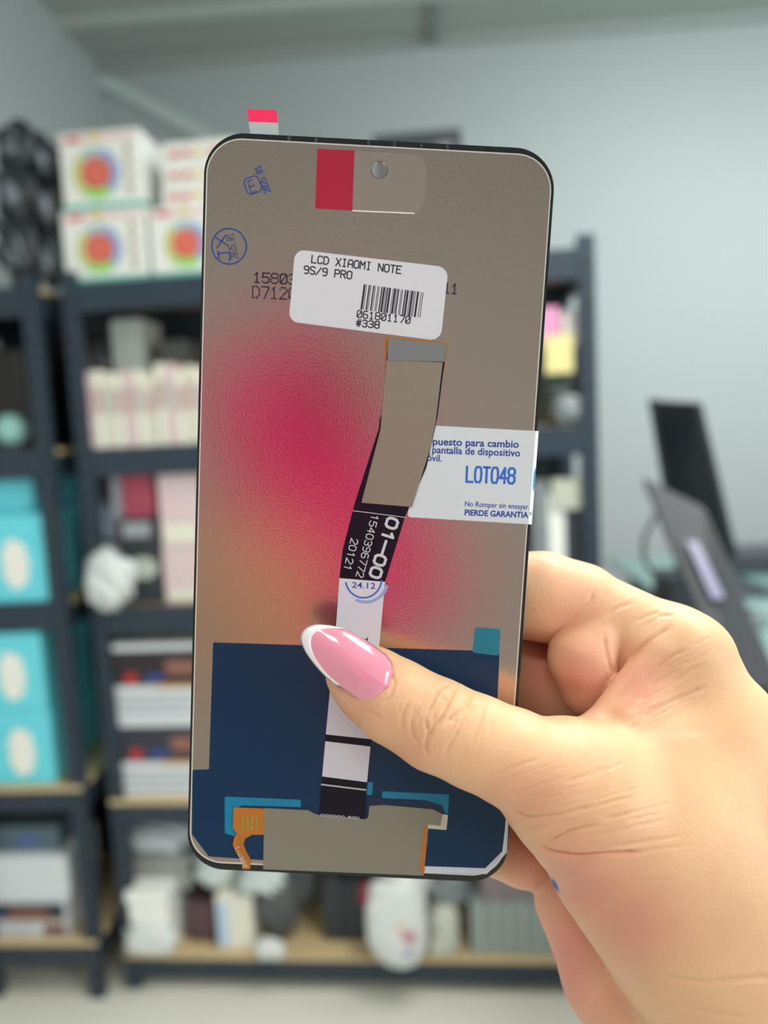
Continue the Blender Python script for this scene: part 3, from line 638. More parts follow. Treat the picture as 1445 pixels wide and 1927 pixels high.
# ---- product sticker
h0 = HT + .02 * mm; h1 = HT + .16 * mm; ht = h1 + .02 * mm
M_st = mat('sticker_paper', srgb(208, 208, 214), .45)
stk = poly('product_sticker', PX([(555, 469), (844, 503), (829, 642), (543, 605)], h1), h0, h1, M_st, r=[2.1 * mm, 2.4 * mm, 2.4 * mm, 2.1 * mm], bev=.04 * mm)
strokes('LCD XIAOMI NOTE', (586, 494), (754, 515), 13, 2.2, INK, stk, ht)
strokes('9S/9 PRO', (571.5, 514), (661, 525), 13, 2.2, INK, stk, ht)
strokes('061801170', (671.5, 597), (771, 609), 12.5, 2, INK, stk, ht)
strokes('#338', (670, 613.5), (713, 618), 12, 2.2, INK, stk, ht)
A_, B_, C_, D_ = (684.5, 535), (797, 550), (790.5, 598), (678, 582)
bm = bmesh.new(); rng = random.Random(338); u = 0.0
pat = '3113211321131113213111213311311123111321321131111233121'
tot = sum(int(c) for c in pat); acc = 0
for i, c in enumerate(pat):
    w0, w1 = acc / tot, (acc + int(c)) / tot; acc += int(c)
    if i % 2 == 0:
        q = []
        for t, lo in ((w0, 0), (w1, 0), (w1, 1), (w0, 1)):
            top = (A_[0] + (B_[0] - A_[0]) * t, A_[1] + (B_[1] - A_[1]) * t); bot = (D_[0] + (C_[0] - D_[0]) * t, D_[1] + (C_[1] - D_[1]) * t)
            q.append(bm.verts.new(D(*(bot if lo else top), ht)))
        bm.faces.new(q)
from_bm('barcode', bm, INK, stk)

# ---- warranty sticker wrapping round the edge
h1 = HT + .14 * mm; ht = h1 + .02 * mm
wst = poly('warranty_sticker', PX([(779, 799), (1008, 811), (994.5, 986.5), (767, 973)], h1), h0, h1, mat('warranty_paper', srgb(204, 212, 216), .4), r=[.3 * mm, 0, 0, .6 * mm])
e0, e1 = D(1008, 811, h1), D(994.5, 986.5, h1)
f0, f1 = D(1013.5, 811.6, -.2 * mm), D(1000.5, 987, -.2 * mm)
bm = bmesh.new(); g0, g1 = Vector((f0.x + .1 * mm, f0.y, -1.1 * mm)), Vector((f1.x + .1 * mm, f1.y, -1.1 * mm))
prof = [(e0, e1), (e0.lerp(f0, .5) + Vector((0, 0, .35 * mm)), e1.lerp(f1, .5) + Vector((0, 0, .35 * mm))), (f0, f1), (g0, g1)]
vv = [[bm.verts.new(p) for p in q] for q in prof]
for a, b in zip(vv, vv[1:]): bm.faces.new((a[0], a[1], b[1], b[0]))
fl = from_bm('folded_flap', bm, mat('flap_paper', srgb(236, 240, 240), .4), wst)
md = fl.modifiers.new('thick', 'SOLIDIFY'); md.thickness = .06 * mm
text('puesto para cambio', (814, 837), (976, 842.5), 13.5, INKB, wst, ht, .022)
text('pantalla de dispositivo', (813, 852.5), (978.5, 859), 13.5, INKB, wst, ht, .018)
text('óvil.', (803, 867), (831, 869), 13, INKB, wst, ht, .016)
strokes('LoTo48', (877.5, 906.5), (967.5, 910), 28, 4.3, INKL, wst, ht)
text('No Romper sin ensayar.', (874.5, 952.5), (996, 958.5), 10, INKB, wst, ht, .01)
text('PIERDE GARANTIA', (874, 969.5), (994, 974.5), 11, INKB, wst, ht, .03)
text('>', (996.5, 971), (1000.5, 971), 9, INKB, wst, ht, .02)
poly('blue_edge_mark', PX([(1008.5, 880), (1007, 905), (1004.5, 925), (1002.5, 912), (1003.5, 893)], h1 - .3 * mm), h1 - .5 * mm, h1 - .25 * mm, mat('sky_print', srgb(90, 170, 215), .4), wst)

# ---- flex cable
M_flexk = mat('black_flex', srgb(14, 12, 28), .4, spec=.25); M_or = mat('orange_flex', srgb(180, 108, 32), .3)
M_tex = bpy.data.materials.new('conductive_cloth'); M_tex.use_nodes = True
def cloth_mat(m, c, wave_scale, rotz, chk=False):
    nt = m.node_tree; b = nt.nodes['Principled BSDF']; b.inputs['Metallic'].default_value = .55; b.inputs['Roughness'].default_value = .48
    tc = nt.nodes.new('ShaderNodeTexCoord'); mp = nt.nodes.new('ShaderNodeMapping'); mp.inputs['Rotation'].default_value = (0, 0, rotz)
    wv = nt.nodes.new('ShaderNodeTexWave'); wv.inputs['Scale'].default_value = wave_scale; wv.bands_direction = 'X'
    nt.links.new(tc.outputs['Object'], mp.inputs[0]); nt.links.new(mp.outputs[0], wv.inputs['Vector'])
    src = wv.outputs['Fac']
    if chk:
        w2 = nt.nodes.new('ShaderNodeTexWave'); w2.inputs['Scale'].default_value = wave_scale; w2.bands_direction = 'Y'
        nt.links.new(mp.outputs[0], w2.inputs['Vector'])
        mu = nt.nodes.new('ShaderNodeMath'); mu.operation = 'MULTIPLY'; nt.links.new(wv.outputs['Fac'], mu.inputs[0]); nt.links.new(w2.outputs['Fac'], mu.inputs[1]); src = mu.outputs[0]
    mx = nt.nodes.new('ShaderNodeMix'); mx.data_type = 'RGBA'; mx.inputs[6].default_value = tuple(x * .8 for x in c[:3]) + (1,); mx.inputs[7].default_value = tuple(x * 1.15 for x in c[:3]) + (1,)
    nt.links.new(src, mx.inputs[0]); nt.links.new(mx.outputs[2], b.inputs['Base Color'])
    bp = nt.nodes.new('ShaderNodeBump'); bp.inputs['Strength'].default_value = .3; bp.inputs['Distance'].default_value = .00004
    nt.links.new(src, bp.inputs['Height']); nt.links.new(bp.outputs[0], b.inputs['Normal'])
cloth_mat(M_tex, srgb(150, 142, 126), 1000, math.radians(-7))
M_tex2 = bpy.data.materials.new('woven_shield'); M_tex2.use_nodes = True; cloth_mat(M_tex2, srgb(150, 146, 132), 900, math.radians(40), True)
ha = HT + .18 * mm; hb_ = HT + .36 * mm; hc = hb_ + .06 * mm
fx = poly('flex_cable', PX([(729, 660), (838, 668), (835, 694), (823, 786), (820, 799), (802, 880), (769, 957), (762, 973), (724.5, 1095), (698, 1391), (689, 1478), (687, 1541), (600, 1532), (606, 1463), (613, 1382), (638.5, 1088), (645, 1034), (668, 945), (713, 806), (714, 790), (718, 777)], hb_), ha, hb_, M_flexk, bev=.03 * mm)
poly('gold_rim', PX([(725, 634.5), (732, 634), (842, 644), (839.5, 672), (837, 696), (832, 694), (727, 720), (722, 745), (724, 700)], ha), HT + .1 * mm, ha, M_or, fx)
poly('connector_stiffener', PX([(730.5, 637), (840, 646), (836.5, 681), (729, 678)], hc), hb_ - .15 * mm, hc + .1 * mm, mat('grey_stiffener', srgb(118, 120, 122), .45), fx, bev=.03 * mm)
poly('beige_shield', PX([(727.5, 677), (833, 682), (820, 792), (810, 842), (775, 954), (680, 946), (716, 808), (718, 779), (725, 703)], hc), hb_, hc, M_tex, fx)
M_wf = mat('white_flex_label', srgb(206, 206, 216), .4)
poly('white_label', PX([(638.5, 1088), (724.5, 1095), (714, 1212), (698, 1391), (613, 1382), (632, 1180)], hc), hb_, hc, M_wf, fx)
poly('white_label', PX([(612, 1395), (697, 1405), (690.5, 1472), (606, 1461)], hc), hb_, hc, M_wf, fx)
poly('silver_line', PX([(604, 1475), (689, 1485.5), (689, 1488), (604, 1477.5)], hc), hb_, hc, mat('silver_line', srgb(190, 190, 186), .35), fx)
poly('silver_line', PX([(664.5, 960.5), (763, 973), (763, 974.3), (664.5, 961.8)], hc), hb_, hc, mat('silver_line', srgb(190, 190, 186), .35), fx)
hk = hb_ + .02 * mm
strokes('oi_oo', (730.5, 973), (695, 1083), 20, 5, INKW, fx, hk)
strokes('i54o396772', (699.5, 968), (670, 1084), 13, 1.7, INKW, fx, hk)
strokes('2oi2i', (661, 1013), (647, 1071), 13, 1.7, INKW, fx, hk)
hk = hc + .02 * mm
text('24.12', (662, 1106), (706, 1108), 11.5, INKB, fx, hk, .01)
cc = [D(684 + 34 * math.cos(t), 1089 + 36 * math.sin(t), hk) for t in [math.radians(6 + 8.5 * k) for k in range(20)]]
bm = bmesh.new(); ribbon(bm, cc, 3.2 * .12 * mm)
me = bpy.data.meshes.new('stamp_ring'); bm.to_mesh(me); link('stamp_ring', me, INKL, fx)
cc = [D(688 + 42 * math.cos(t), 1089 + 44 * math.sin(t), hk) for t in [math.radians(18 + 5 * k) for k in range(20)]]
bm = bmesh.new(); ribbon(bm, cc, 5.5 * .12 * mm)
me = bpy.data.meshes.new('stamp_ring'); bm.to_mesh(me); link('stamp_ring', me, mat('stamp_pale', srgb(140, 160, 208), .5), fx)
text('T', (683, 1198), (682, 1208), 10, INK, fx, hk, .02)
text('000000-800', (603, 1536), (676, 1542), 5.5, INKW, fx, hk)

# ---- lower board
hd0 = HT + .08 * mm; hd = HT + .34 * mm
board = poly('driver_board', PX([(497, 1521), (580, 1525), (592, 1532), (602, 1534), (688, 1542), (693, 1538), (695, 1517), (722, 1515), (815, 1523), (830, 1531), (840, 1535), (838, 1559), (806, 1556), (797, 1648), (495, 1636)], hd), hd0 - .4 * mm, hd, M_tex2, bev=.04 * mm)
tag(board, 'woven beige-grey shield of the driver board')
poly('beige_bracket', PX([(833, 1532), (843, 1534), (840, 1562), (804, 1559), (806, 1552), (829, 1554)], hd + .1 * mm), hd, hd + .1 * mm, mat('beige_plastic', srgb(196, 194, 174), .4), board, r=.15 * mm)
poly('orange_edge', PX([(798, 1555), (804, 1556), (802, 1600), (797, 1648), (790, 1638), (793, 1600)], hd + .05 * mm), hd0, hd + .05 * mm, M_or, board)
tl = poly('touch_flex', PX([(440, 1520), (497, 1522), (497, 1571), (474, 1571), (462, 1578), (458, 1590), (464, 1604), (471, 1617), (471, 1636), (455, 1635), (456, 1622), (444, 1604), (438, 1590), (440, 1578), (446, 1568), (438, 1558)], hd), hd0, hd, M_or, r=.35 * mm)
tag(tl, 'orange translucent flex tail with gold contacts')
for k in range(4):
    poly('gold_contact', PX([(455 + k * 9, 1534), (459 + k * 9, 1534), (458 + k * 9, 1562), (454 + k * 9, 1562)], hd + .03 * mm), hd, hd + .03 * mm, mat('gold_contact', srgb(190, 170, 90), .25, metal=.8), tl)
for k in range(3):
    pl = [(452 + k * 5, 1572), (447 + k * 5, 1588), (452 + k * 5.5, 1604), (459 + k * 4.5, 1618)]
    bm = bmesh.new(); ribbon(bm, [D(x, y, hd + .02 * mm) for x, y in pl], .9 * .12 * mm); me = bpy.data.meshes.new('trace'); bm.to_mesh(me); link('trace', me, mat('dark_gold', srgb(150, 92, 30), .4), tl)
strokes('2557-1', (465, 1631), (447, 1592), 6, 1.2, INKW, tl, hd + .04 * mm)
poly('flex_shadow', PX([(455, 1516), (566, 1519), (566, 1527), (440, 1524)], HT + .1 * mm), HT, HT + .12 * mm, mat('navy_shadow', srgb(8, 30, 70), .3))  # shadow of the flex on the left film window, as a navy strip
poly('navy_shadow', PX([(692, 1500), (718, 1502), (800, 1506), (832, 1516), (838, 1532), (722, 1518), (693, 1520)], HT + .12 * mm), HT, HT + .14 * mm, mat('navy_shadow', srgb(8, 30, 70), .3))  # flex shadow on the right film window, painted navy

# ================================================================ THE HAND (implicit surface, one continuous skin)
def C(px, py, z):      # millimetres, camera axes with depth positive
    return np.array([(px - CX) / FPX * z, -(py - CY) / FPX * z, z])
def field(lo, hi, vox):
    global F, LO, N, ax, VOX
    VOX = vox; LO = np.array(lo, float); N = np.ceil((np.array(hi) - LO) / VOX).astype(int) + 1
    F = np.full(N, 50.0, np.float32); ax = [(LO[i] + VOX * np.arange(N[i])).astype(np.float32) for i in range(3)]
field((-30, -190, 140), (135, 2, 226), 0.38)
def cone(p0, z0, r0, p1, z1, r1, k, dk=1.0, neg=False):
    """tapered capsule; pixel centre, depth mm, radius in pixels; k = blend mm; dk = squash in depth"""
    capsule(C(*p0, z0), C(*p1, z1), r0 / FPX * z0, r1 / FPX * z1, k, dk, neg)
def capsule(a, b, ra, rb, k, dk=1.0, neg=False):
    pad = max(k, 2) + 2
    lo = np.minimum(a - ra, b - rb) - pad; hi = np.maximum(a + ra, b + rb) + pad
    i0 = np.clip(((lo - LO) / VOX).astype(int), 0, N - 1); i1 = np.clip(((hi - LO) / VOX).astype(int) + 1, 1, N)
    sl = tuple(slice(i0[i], i1[i]) for i in range(3))
    X = ax[0][sl[0]][:, None, None] - a[0]; Y = ax[1][sl[1]][None, :, None] - a[1]; Z = (ax[2][sl[2]][None, None, :] - a[2]) / dk
    d = b - a; d = np.array([d[0], d[1], d[2] / dk]); L2 = max(d @ d, 1e-6)
    t = np.clip((X * d[0] + Y * d[1] + Z * d[2]) / L2, 0, 1)
    q = np.sqrt((X - t * d[0]) ** 2 + (Y - t * d[1]) ** 2 + (Z - t * d[2]) ** 2) - (ra + (rb - ra) * t)
    cur = F[sl]
    if neg:
        q = -q; hh = np.maximum(k - np.abs(cur - q), 0) / k; F[sl] = np.maximum(cur, q) + hh * hh * k / 4
    else:
        hh = np.maximum(k - np.abs(cur - q), 0) / k; F[sl] = np.minimum(cur, q) - hh * hh * k / 4
def chain(pts, k, k0=None, dk=1.0):
    for i, (a, b) in enumerate(zip(pts, pts[1:])):
        cone(a[0], a[1], a[2], b[0], b[1], b[2], (k0 if (i == 0 and k0 is not None) else k), dk)
# big palm mass: thumb metacarpal mound, first web, wrist
chain([((1090, 1492), 169, 135), ((1215, 1590), 174, 190), ((1330, 1740), 178, 200), ((1440, 1880), 182, 210), ((1560, 2030), 180, 225)], 1.5, dk=.85)
chain([((1298, 1255), 184, 78), ((1345, 1380), 184, 120), ((1420, 1560), 184, 170), ((1500, 1760), 184, 210), ((1590, 1960), 182, 225), ((1660, 2150), 178, 220)], 1.5, 10)
chain([((1230, 1420), 178, 95), ((1330, 1560), 180, 150)], 12)
chain([((1560, 2030), 180, 240), ((1640, 2150), 178, 240)], 10)
# thumb
chain([((1098, 1502), 169, 132), ((1040, 1466), 167, 108), ((965, 1426), 166, 91), ((895, 1396), 165.5, 87), ((822, 1364), 165.5, 86), ((742, 1319), 167.5, 80), ((698, 1288), 169, 72), ((672, 1268), 169.5, 60)], 1, 5)
# web folds between thumb and index
cone((1118, 1352), 174, 16, (1228, 1226), 180, 26, 3)
cone((1185, 1352), 172, 22, (1285, 1272), 180, 34, 4)
# index finger: knuckle, proximal phalanx, bend behind the display
chain([((1288, 1228), 186, 72), ((1262, 1214), 188, 72), ((1110, 1152), 191, 78)], 3, 8)
cone((1160, 1238), 188, 44, (1185, 1262), 187, 44, 3)
cone((1192, 1205), 184, 40, (1215, 1250), 184, 38, 1.6)
chain([((1142, 1150), 187, 42), ((1096, 1238), 184.5, 64), ((1112, 1290), 186, 58), ((1155, 1305), 188, 50)], .8, .8)
chain([((1090, 1140), 192, 82), ((1020, 1122), 191.5, 83), ((940, 1118), 192, 80), ((850, 1135), 195, 74), ((770, 1160), 197, 62), ((720, 1180), 196, 52)], 1.2, .8)
# middle, ring and little finger curled behind the display
chain([((1250, 1310), 202, 95), ((1100, 1300), 204, 100), ((960, 1268), 202, 88), ((840, 1270), 197, 72), ((740, 1290), 195, 58)], 1.5, 6)
chain([((1200, 1420), 203, 82), ((1080, 1450), 203, 80), ((960, 1440), 199, 74), ((850, 1420), 197, 68), ((760, 1430), 195, 56)], 1.5, 6)
chain([((1160, 1560), 200, 80), ((1060, 1620), 200, 66), ((985, 1606), 195, 60), ((900, 1580), 193, 54), ((830, 1570), 192, 46)], 1.2, 5)
# heel of the palm
chain([((1080, 1695), 192, 74), ((1158, 1836), 193, 94), ((1222, 1930), 194, 112), ((1310, 2060), 192, 140), ((1450, 2180), 188, 170)], 4, 1.0)
chain([((1180, 1560), 195, 100), ((1280, 1800), 196, 140), ((1420, 2050), 190, 190)], 8)

def surface_nets(F, lo, h):
    s = F < 0; nx, ny, nz = F.shape
    cnt = np.zeros((nx - 1, ny - 1, nz - 1), np.uint8)
    for i in (0, 1):
        for j in (0, 1):
            for k in (0, 1): cnt += s[i:nx - 1 + i, j:ny - 1 + j, k:nz - 1 + k]
    I, J, K = np.nonzero((cnt > 0) & (cnt < 8)); n = len(I)
    idx = np.full(cnt.shape, -1, np.int32); idx[I, J, K] = np.arange(n)
    acc = np.zeros((n, 3)); c = np.zeros(n)
    cs = [(i, j, k) for i in (0, 1) for j in (0, 1) for k in (0, 1)]
    for a in cs:
        for ax_ in range(3):
            if a[ax_]: continue
            b = list(a); b[ax_] = 1
            fa = F[I + a[0], J + a[1], K + a[2]]; fb = F[I + b[0], J + b[1], K + b[2]]
            m = (fa < 0) != (fb < 0); t = np.where(m, fa / np.where(m, fa - fb, 1), 0)
            p = np.array(a, float)[None, :].repeat(n, 0); p[:, ax_] += t
            acc += p * m[:, None]; c += m
    V = (acc / c[:, None] + np.stack([I, J, K], 1)) * h + lo
    Q = []
    for ax_ in range(3):
        o = [1 if q == ax_ else 0 for q in range(3)]
        A = s[:nx - o[0], :ny - o[1], :nz - o[2]]; B = s[o[0]:, o[1]:, o[2]:]
        i, j, k = np.nonzero(A != B); u, v = [(1, 2), (2, 0), (0, 1)][ax_]
        g = np.stack([i, j, k], 1); ok = (g[:, u] > 0) & (g[:, v] > 0)
        for q in range(3): 
            if q != ax_: ok &= g[:, q] < F.shape[q] - 1
        g = g[ok]; sg = A[g[:, 0], g[:, 1], g[:, 2]]
        eu = np.zeros(3, int); eu[u] = 1; ev = np.zeros(3, int); ev[v] = 1
        q = [idx[tuple((g - x).T)] for x in (0 * eu, eu, eu + ev, ev)]
        q = np.stack(q, 1); q[~sg] = q[~sg][:, ::-1]; Q.append(q)
    return V, np.concatenate(Q)
def np_mesh(name, V, Q):
    me = bpy.data.meshes.new(name); me.vertices.add(len(V)); me.vertices.foreach_set('co', V.astype(np.float32).ravel())
    me.loops.add(Q.size); me.loops.foreach_set('vertex_index', Q.astype(np.int32).ravel())
    me.polygons.add(len(Q)); me.polygons.foreach_set('loop_start', np.arange(0, Q.size, 4, dtype=np.int32))
    me.polygons.foreach_set('loop_total', np.full(len(Q), 4, np.int32)); me.update(calc_edges=True)
    me.polygons.foreach_set('use_smooth', np.ones(len(Q), bool)); return me
def edges_of(Q): return np.concatenate([Q[:, [0, 1]], Q[:, [1, 2]], Q[:, [2, 3]], Q[:, [3, 0]]])
def smooth(V, Q, it, f=.5):
    E = edges_of(Q); n = len(V); deg = np.bincount(E[:, 0], minlength=n) + np.bincount(E[:, 1], minlength=n)
    for _ in range(it):
        S = np.stack([np.bincount(E[:, 0], V[E[:, 1], c], n) + np.bincount(E[:, 1], V[E[:, 0], c], n) for c in range(3)], 1)
        V = V + f * (S / np.maximum(deg, 1)[:, None] - V)
    return V
def normals(V, Q):
    fn = np.cross(V[Q[:, 2]] - V[Q[:, 0]], V[Q[:, 3]] - V[Q[:, 1]]); n = len(V)
    N_ = np.stack([sum(np.bincount(Q[:, i], fn[:, c], n) for i in range(4)) for c in range(3)], 1)
    return N_ / np.maximum(np.linalg.norm(N_, axis=1), 1e-9)[:, None]
# close the surface at the grid's outer faces (the forearm goes on from there)
F[0] = F[-1] = 1; F[:, 0] = F[:, -1] = 1; F[:, :, 0] = F[:, :, -1] = 1
V, Q = surface_nets(F, LO, VOX); del F
V = smooth(V, Q, 10)
NV = normals(V, Q)
if (NV * (V - V.mean(0))).sum() < 0: Q = Q[:, ::-1]; NV = -NV
def proj(V): return CX + V[:, 0] / V[:, 2] * FPX, CY - V[:, 1] / V[:, 2] * FPX
U_, W2 = proj(V)
facing = (NV * V).sum(1) < 0
def crease(pl, sig, amp, zr=None):
    """press a fold into the skin along a line"""
    global V
    d = np.full(len(V), 1e9)
    for (x0, y0), (x1, y1) in zip(pl, pl[1:]):
        L = (x1 - x0) ** 2 + (y1 - y0) ** 2; t = np.clip(((U_ - x0) * (x1 - x0) + (W2 - y0) * (y1 - y0)) / L, 0, 1)
        d = np.minimum(d, np.hypot(U_ - x0 - t * (x1 - x0), W2 - y0 - t * (y1 - y0)))
    m = facing & (d < sig * 4)
    if zr is not None: m &= (V[:, 2] > zr[0]) & (V[:, 2] < zr[1])
    e = np.hypot(U_[m] - pl[0][0], W2[m] - pl[0][1]); f = np.hypot(U_[m] - pl[-1][0], W2[m] - pl[-1][1])
    fade = np.clip(np.minimum(e, f) / 14, .15, 1)
    g = d[m] / sig
    V[m] -= NV[m] * (amp * .68 * fade * (np.exp(-g * g) - .12 * np.exp(-((g - 2.2) / 1.0) ** 2)))[:, None]
CR = [
    ([(846, 1285), (823, 1299), (812, 1325), (801, 1347)], 3.2, .6), ([(860, 1288), (846, 1318), (833, 1347), (817, 1366), (803, 1395)], 3.4, .85),
    ([(892, 1299), (874, 1334), (852, 1350), (836, 1363)], 3.4, .8), ([(899, 1325), (877, 1347), (858, 1382), (836, 1420)], 3.4, .6),
    ([(785, 1331), (774, 1356), (776, 1382), (791, 1404)], 3.0, .45), ([(825, 1312), (840, 1318), (838, 1336)], 2.8, .5), ([(915, 1315), (905, 1350), (885, 1390)], 3.2, .4),
    ([(769, 1318), (757, 1345), (755, 1380)], 3, .3), ([(800, 1350), (805, 1378), (800, 1405), (806, 1425)], 3, .5), ([(930, 1350), (915, 1390), (890, 1425)], 3, .25), ([(855, 1340), (848, 1352), (862, 1360)], 2.8, .4),
    ([(735, 1262), (742, 1285), (735, 1310), (718, 1328)], 3.0, .5), ([(672, 1334), (700, 1342), (722, 1356)], 3, .4),
    ([(960, 1524), (994, 1540), (1051, 1534), (1111, 1517)], 3.6, .7), ([(1014, 1588), (1030, 1601), (1051, 1606), (1089, 1611), (1141, 1607), (1200, 1604)], 4.0, 1.1),
    ([(1032, 1585), (1070, 1566), (1126, 1551)], 3.6, .7), ([(1245, 1838), (1315, 1849), (1353, 1847), (1450, 1838)], 5, .6), ([(1250, 1890), (1330, 1905), (1400, 1915)], 4, .4),
    ([(1118, 1112), (1110, 1132), (1088, 1155), (1058, 1182), (1024, 1212)], 4, .6), ([(1136, 1196), (1142, 1228), (1153, 1270)], 3.6, .9),
    ([(1192, 1133), (1158, 1146), (1140, 1160)], 3.4, .6), ([(1181, 1242), (1225, 1202), (1260, 1180)], 4, .9), ([(1324, 1293), (1255, 1325), (1205, 1352)], 4, .8),
    ([(1230, 1262), (1262, 1236), (1290, 1222)], 3.4, .5), ([(1262, 1290), (1300, 1262), (1325, 1250)], 3.4, .4), ([(1245, 1150), (1215, 1160), (1190, 1172)], 3.2, .5), ([(1215, 1180), (1240, 1160), (1275, 1155)], 3.2, .4)]
rr_ = random.Random(12)
for k in range(16):     # fine lines round the thumb joint
    x = 755 + k * 11 + rr_.uniform(-4, 4); y = 1325 + k * 4.5 + rr_.uniform(-8, 8); l = rr_.uniform(14, 34)
    CR.append(([(x + l * .35, y - l), (x + rr_.uniform(-3, 3), y), (x - l * .4, y + l * .9)], 2.4, rr_.uniform(.15, .3)))
for k in range(46):     # fine slanting lines over the thumb mound
    x = rr_.uniform(960, 1240); y = rr_.uniform(1450, 1720) if x > 1060 else rr_.uniform(1440, 1560); l = rr_.uniform(25, 70); sl = -.35 + (y - 1450) / 700
    CR.append(([(x - l, y - sl * l), (x, y + rr_.uniform(-4, 4)), (x + l, y + sl * l)], 2.6, rr_.uniform(.12, .28)))
for k in range(22):     # fine lines on the web behind the thumb
    x = rr_.uniform(1180, 1330); y = 1340 - (x - 1180) * .75 + rr_.uniform(-30, 60); l = rr_.uniform(15, 38)
    CR.append(([(x - l, y + l * .55), (x, y), (x + l, y - l * .5)], 2.5, rr_.uniform(.12, .28)))
for pl, s, a in CR:
    crease(pl, s, a)
# blotchy flush, stronger on the palm side of fingers, the thumb's pad and the heel of the palm
fl = np.zeros(len(V))
for (x, y, rx, ry, zz, a) in ((650, 1350, 60, 45, 168, .5), (760, 1430, 70, 35, 168, .5), (1080, 1160, 70, 60, 190, .6), (1100, 1270, 70, 70, 185, .9), (1200, 1290, 50, 60, 178, .7),
                              (1000, 1620, 60, 80, 195, .8), (1075, 1800, 75, 150, 190, 1.0), (1150, 1890, 70, 60, 190, .8), (1090, 1670, 110, 90, 160, .75), (1180, 1740, 110, 80, 160, .75), (980, 1500, 90, 60, 165, .45), (1000, 1280, 60, 100, 198, .8)):
    fl = np.maximum(fl, a * np.exp(-(((U_ - x) / rx) ** 2 + ((W2 - y) / ry) ** 2) * .8) * np.exp(-((V[:, 2] - zz) / 18) ** 2))
ink = np.exp(-(((U_ - 1044 - (W2 - 1665) * .45) / 4.0) ** 2) - ((W2 - 1665) / 11) ** 2) * facing * (V[:, 2] < 181)
Mh = np.array(CM.to_3x3()) * mm
VW = (V * np.array([1, 1, -1])) @ Mh.T + np.array([0, 0, CAMH])
org = VW.mean(0)
me = np_mesh('hand', VW - org, Q)
ca = me.color_attributes.new('skin_marks', 'FLOAT_COLOR', 'POINT')
ca.data.foreach_set('color', np.stack([fl, np.clip(ink * 1.6, 0, 1), fl * 0, fl * 0 + 1], 1).astype(np.float32).ravel())
# is the winding outward? (the camera axes flip one axis)
M_skin = bpy.data.materials.new('skin'); M_skin.use_nodes = True
nt = M_skin.node_tree; b = nt.nodes['Principled BSDF']; b.inputs['Roughness'].default_value = .48
b.inputs['Subsurface Weight'].default_value = .25; b.inputs['Subsurface Radius'].default_value = (1, .35, .2); b.inputs['Subsurface Scale'].default_value = .0025
b.inputs['Specular IOR Level'].default_value = .35
at = nt.nodes.new('ShaderNodeVertexColor'); at.layer_name = 'skin_marks'; sp = nt.nodes.new('ShaderNodeSeparateColor'); nt.links.new(at.outputs[0], sp.inputs[0])
tc = nt.nodes.new('ShaderNodeTexCoord')
def nz(scale, detail=3):
    n = nt.nodes.new('ShaderNodeTexNoise'); n.inputs['Scale'].default_value = scale; n.inputs['Detail'].default_value = detail; nt.links.new(tc.outputs['Object'], n.inputs['Vector']); return n
def mixc(fac, a, bcol):
    m = nt.nodes.new('ShaderNodeMix'); m.data_type = 'RGBA'
    for i, x in ((0, fac), (6, a), (7, bcol)):
        if isinstance(x, (tuple, float)): m.inputs[i].default_value = x
        else: nt.links.new(x, m.inputs[i])
    return m.outputs[2]
n1 = nz(90); SK1 = srgb(230, 191, 145); SK2 = srgb(218, 170, 134); SK3 = srgb(212, 138, 122)
c0 = mixc(n1.outputs['Fac'], SK1, SK2); c1 = mixc(sp.outputs[0], c0, SK3); c2 = mixc(sp.outputs[1], c1, srgb(50, 56, 150))
nt.links.new(c2, b.inputs['Base Color'])
vo = nt.nodes.new('ShaderNodeTexVoronoi'); vo.feature = 'DISTANCE_TO_EDGE'; vo.inputs['Scale'].default_value = 900; nt.links.new(tc.outputs['Object'], vo.inputs['Vector'])
n2 = nz(260, 4); ad = nt.nodes.new('ShaderNodeMath'); ad.operation = 'MULTIPLY_ADD'; nt.links.new(vo.outputs['Distance'], ad.inputs[0]); ad.inputs[1].default_value = .5; nt.links.new(n2.outputs['Fac'], ad.inputs[2])
bp = nt.nodes.new('ShaderNodeBump'); bp.inputs['Strength'].default_value = .25; bp.inputs['Distance'].default_value = .0005
nt.links.new(ad.outputs[0], bp.inputs['Height']); nt.links.new(bp.outputs[0], b.inputs['Normal'])
hand = link('hand', me, M_skin); hand.location = org
bm = bmesh.new(); bm.from_mesh(me)
if bm.calc_volume(signed=True) < 0:
    me.flip_normals()
bm.free()
tag(hand, 'right hand pinching the display, thumb with a long pink french-tipped nail in front', 'hand')

# ---- nail: domed plate over the thumb's end
NO = [(642, 1181), (620, 1176), (594, 1174), (575, 1181), (566, 1193), (565, 1207), (575, 1229), (591, 1251), (610, 1272), (632, 1290), (658, 1307), (677, 1321), (693, 1325), (712, 1315), (731, 1293), (740, 1267), (739, 1248), (728, 1232), (706, 1216), (680, 1199), (661, 1188)]
TIPI = [(648, 1184), (622, 1182), (596, 1186.5), (584, 1200), (584.5, 1219), (594, 1241), (613, 1266), (640, 1290)]
tip = np.array([571, 1190.0]); base = np.array([727, 1300.0]); axd = (base - tip) / np.linalg.norm(base - tip); acr = np.array([-axd[1], axd[0]])
def nail_z(px, py):
    q = np.array([px, py]) - tip; s = q @ axd; v = q @ acr; L = np.linalg.norm(base - tip)
    t = s / L
    return 158.2 + 2.0 * (1 - t) ** 2 * 1.6 + (v / 66) ** 2 * 4.6 + .6 * max(0, t - .75) * 4
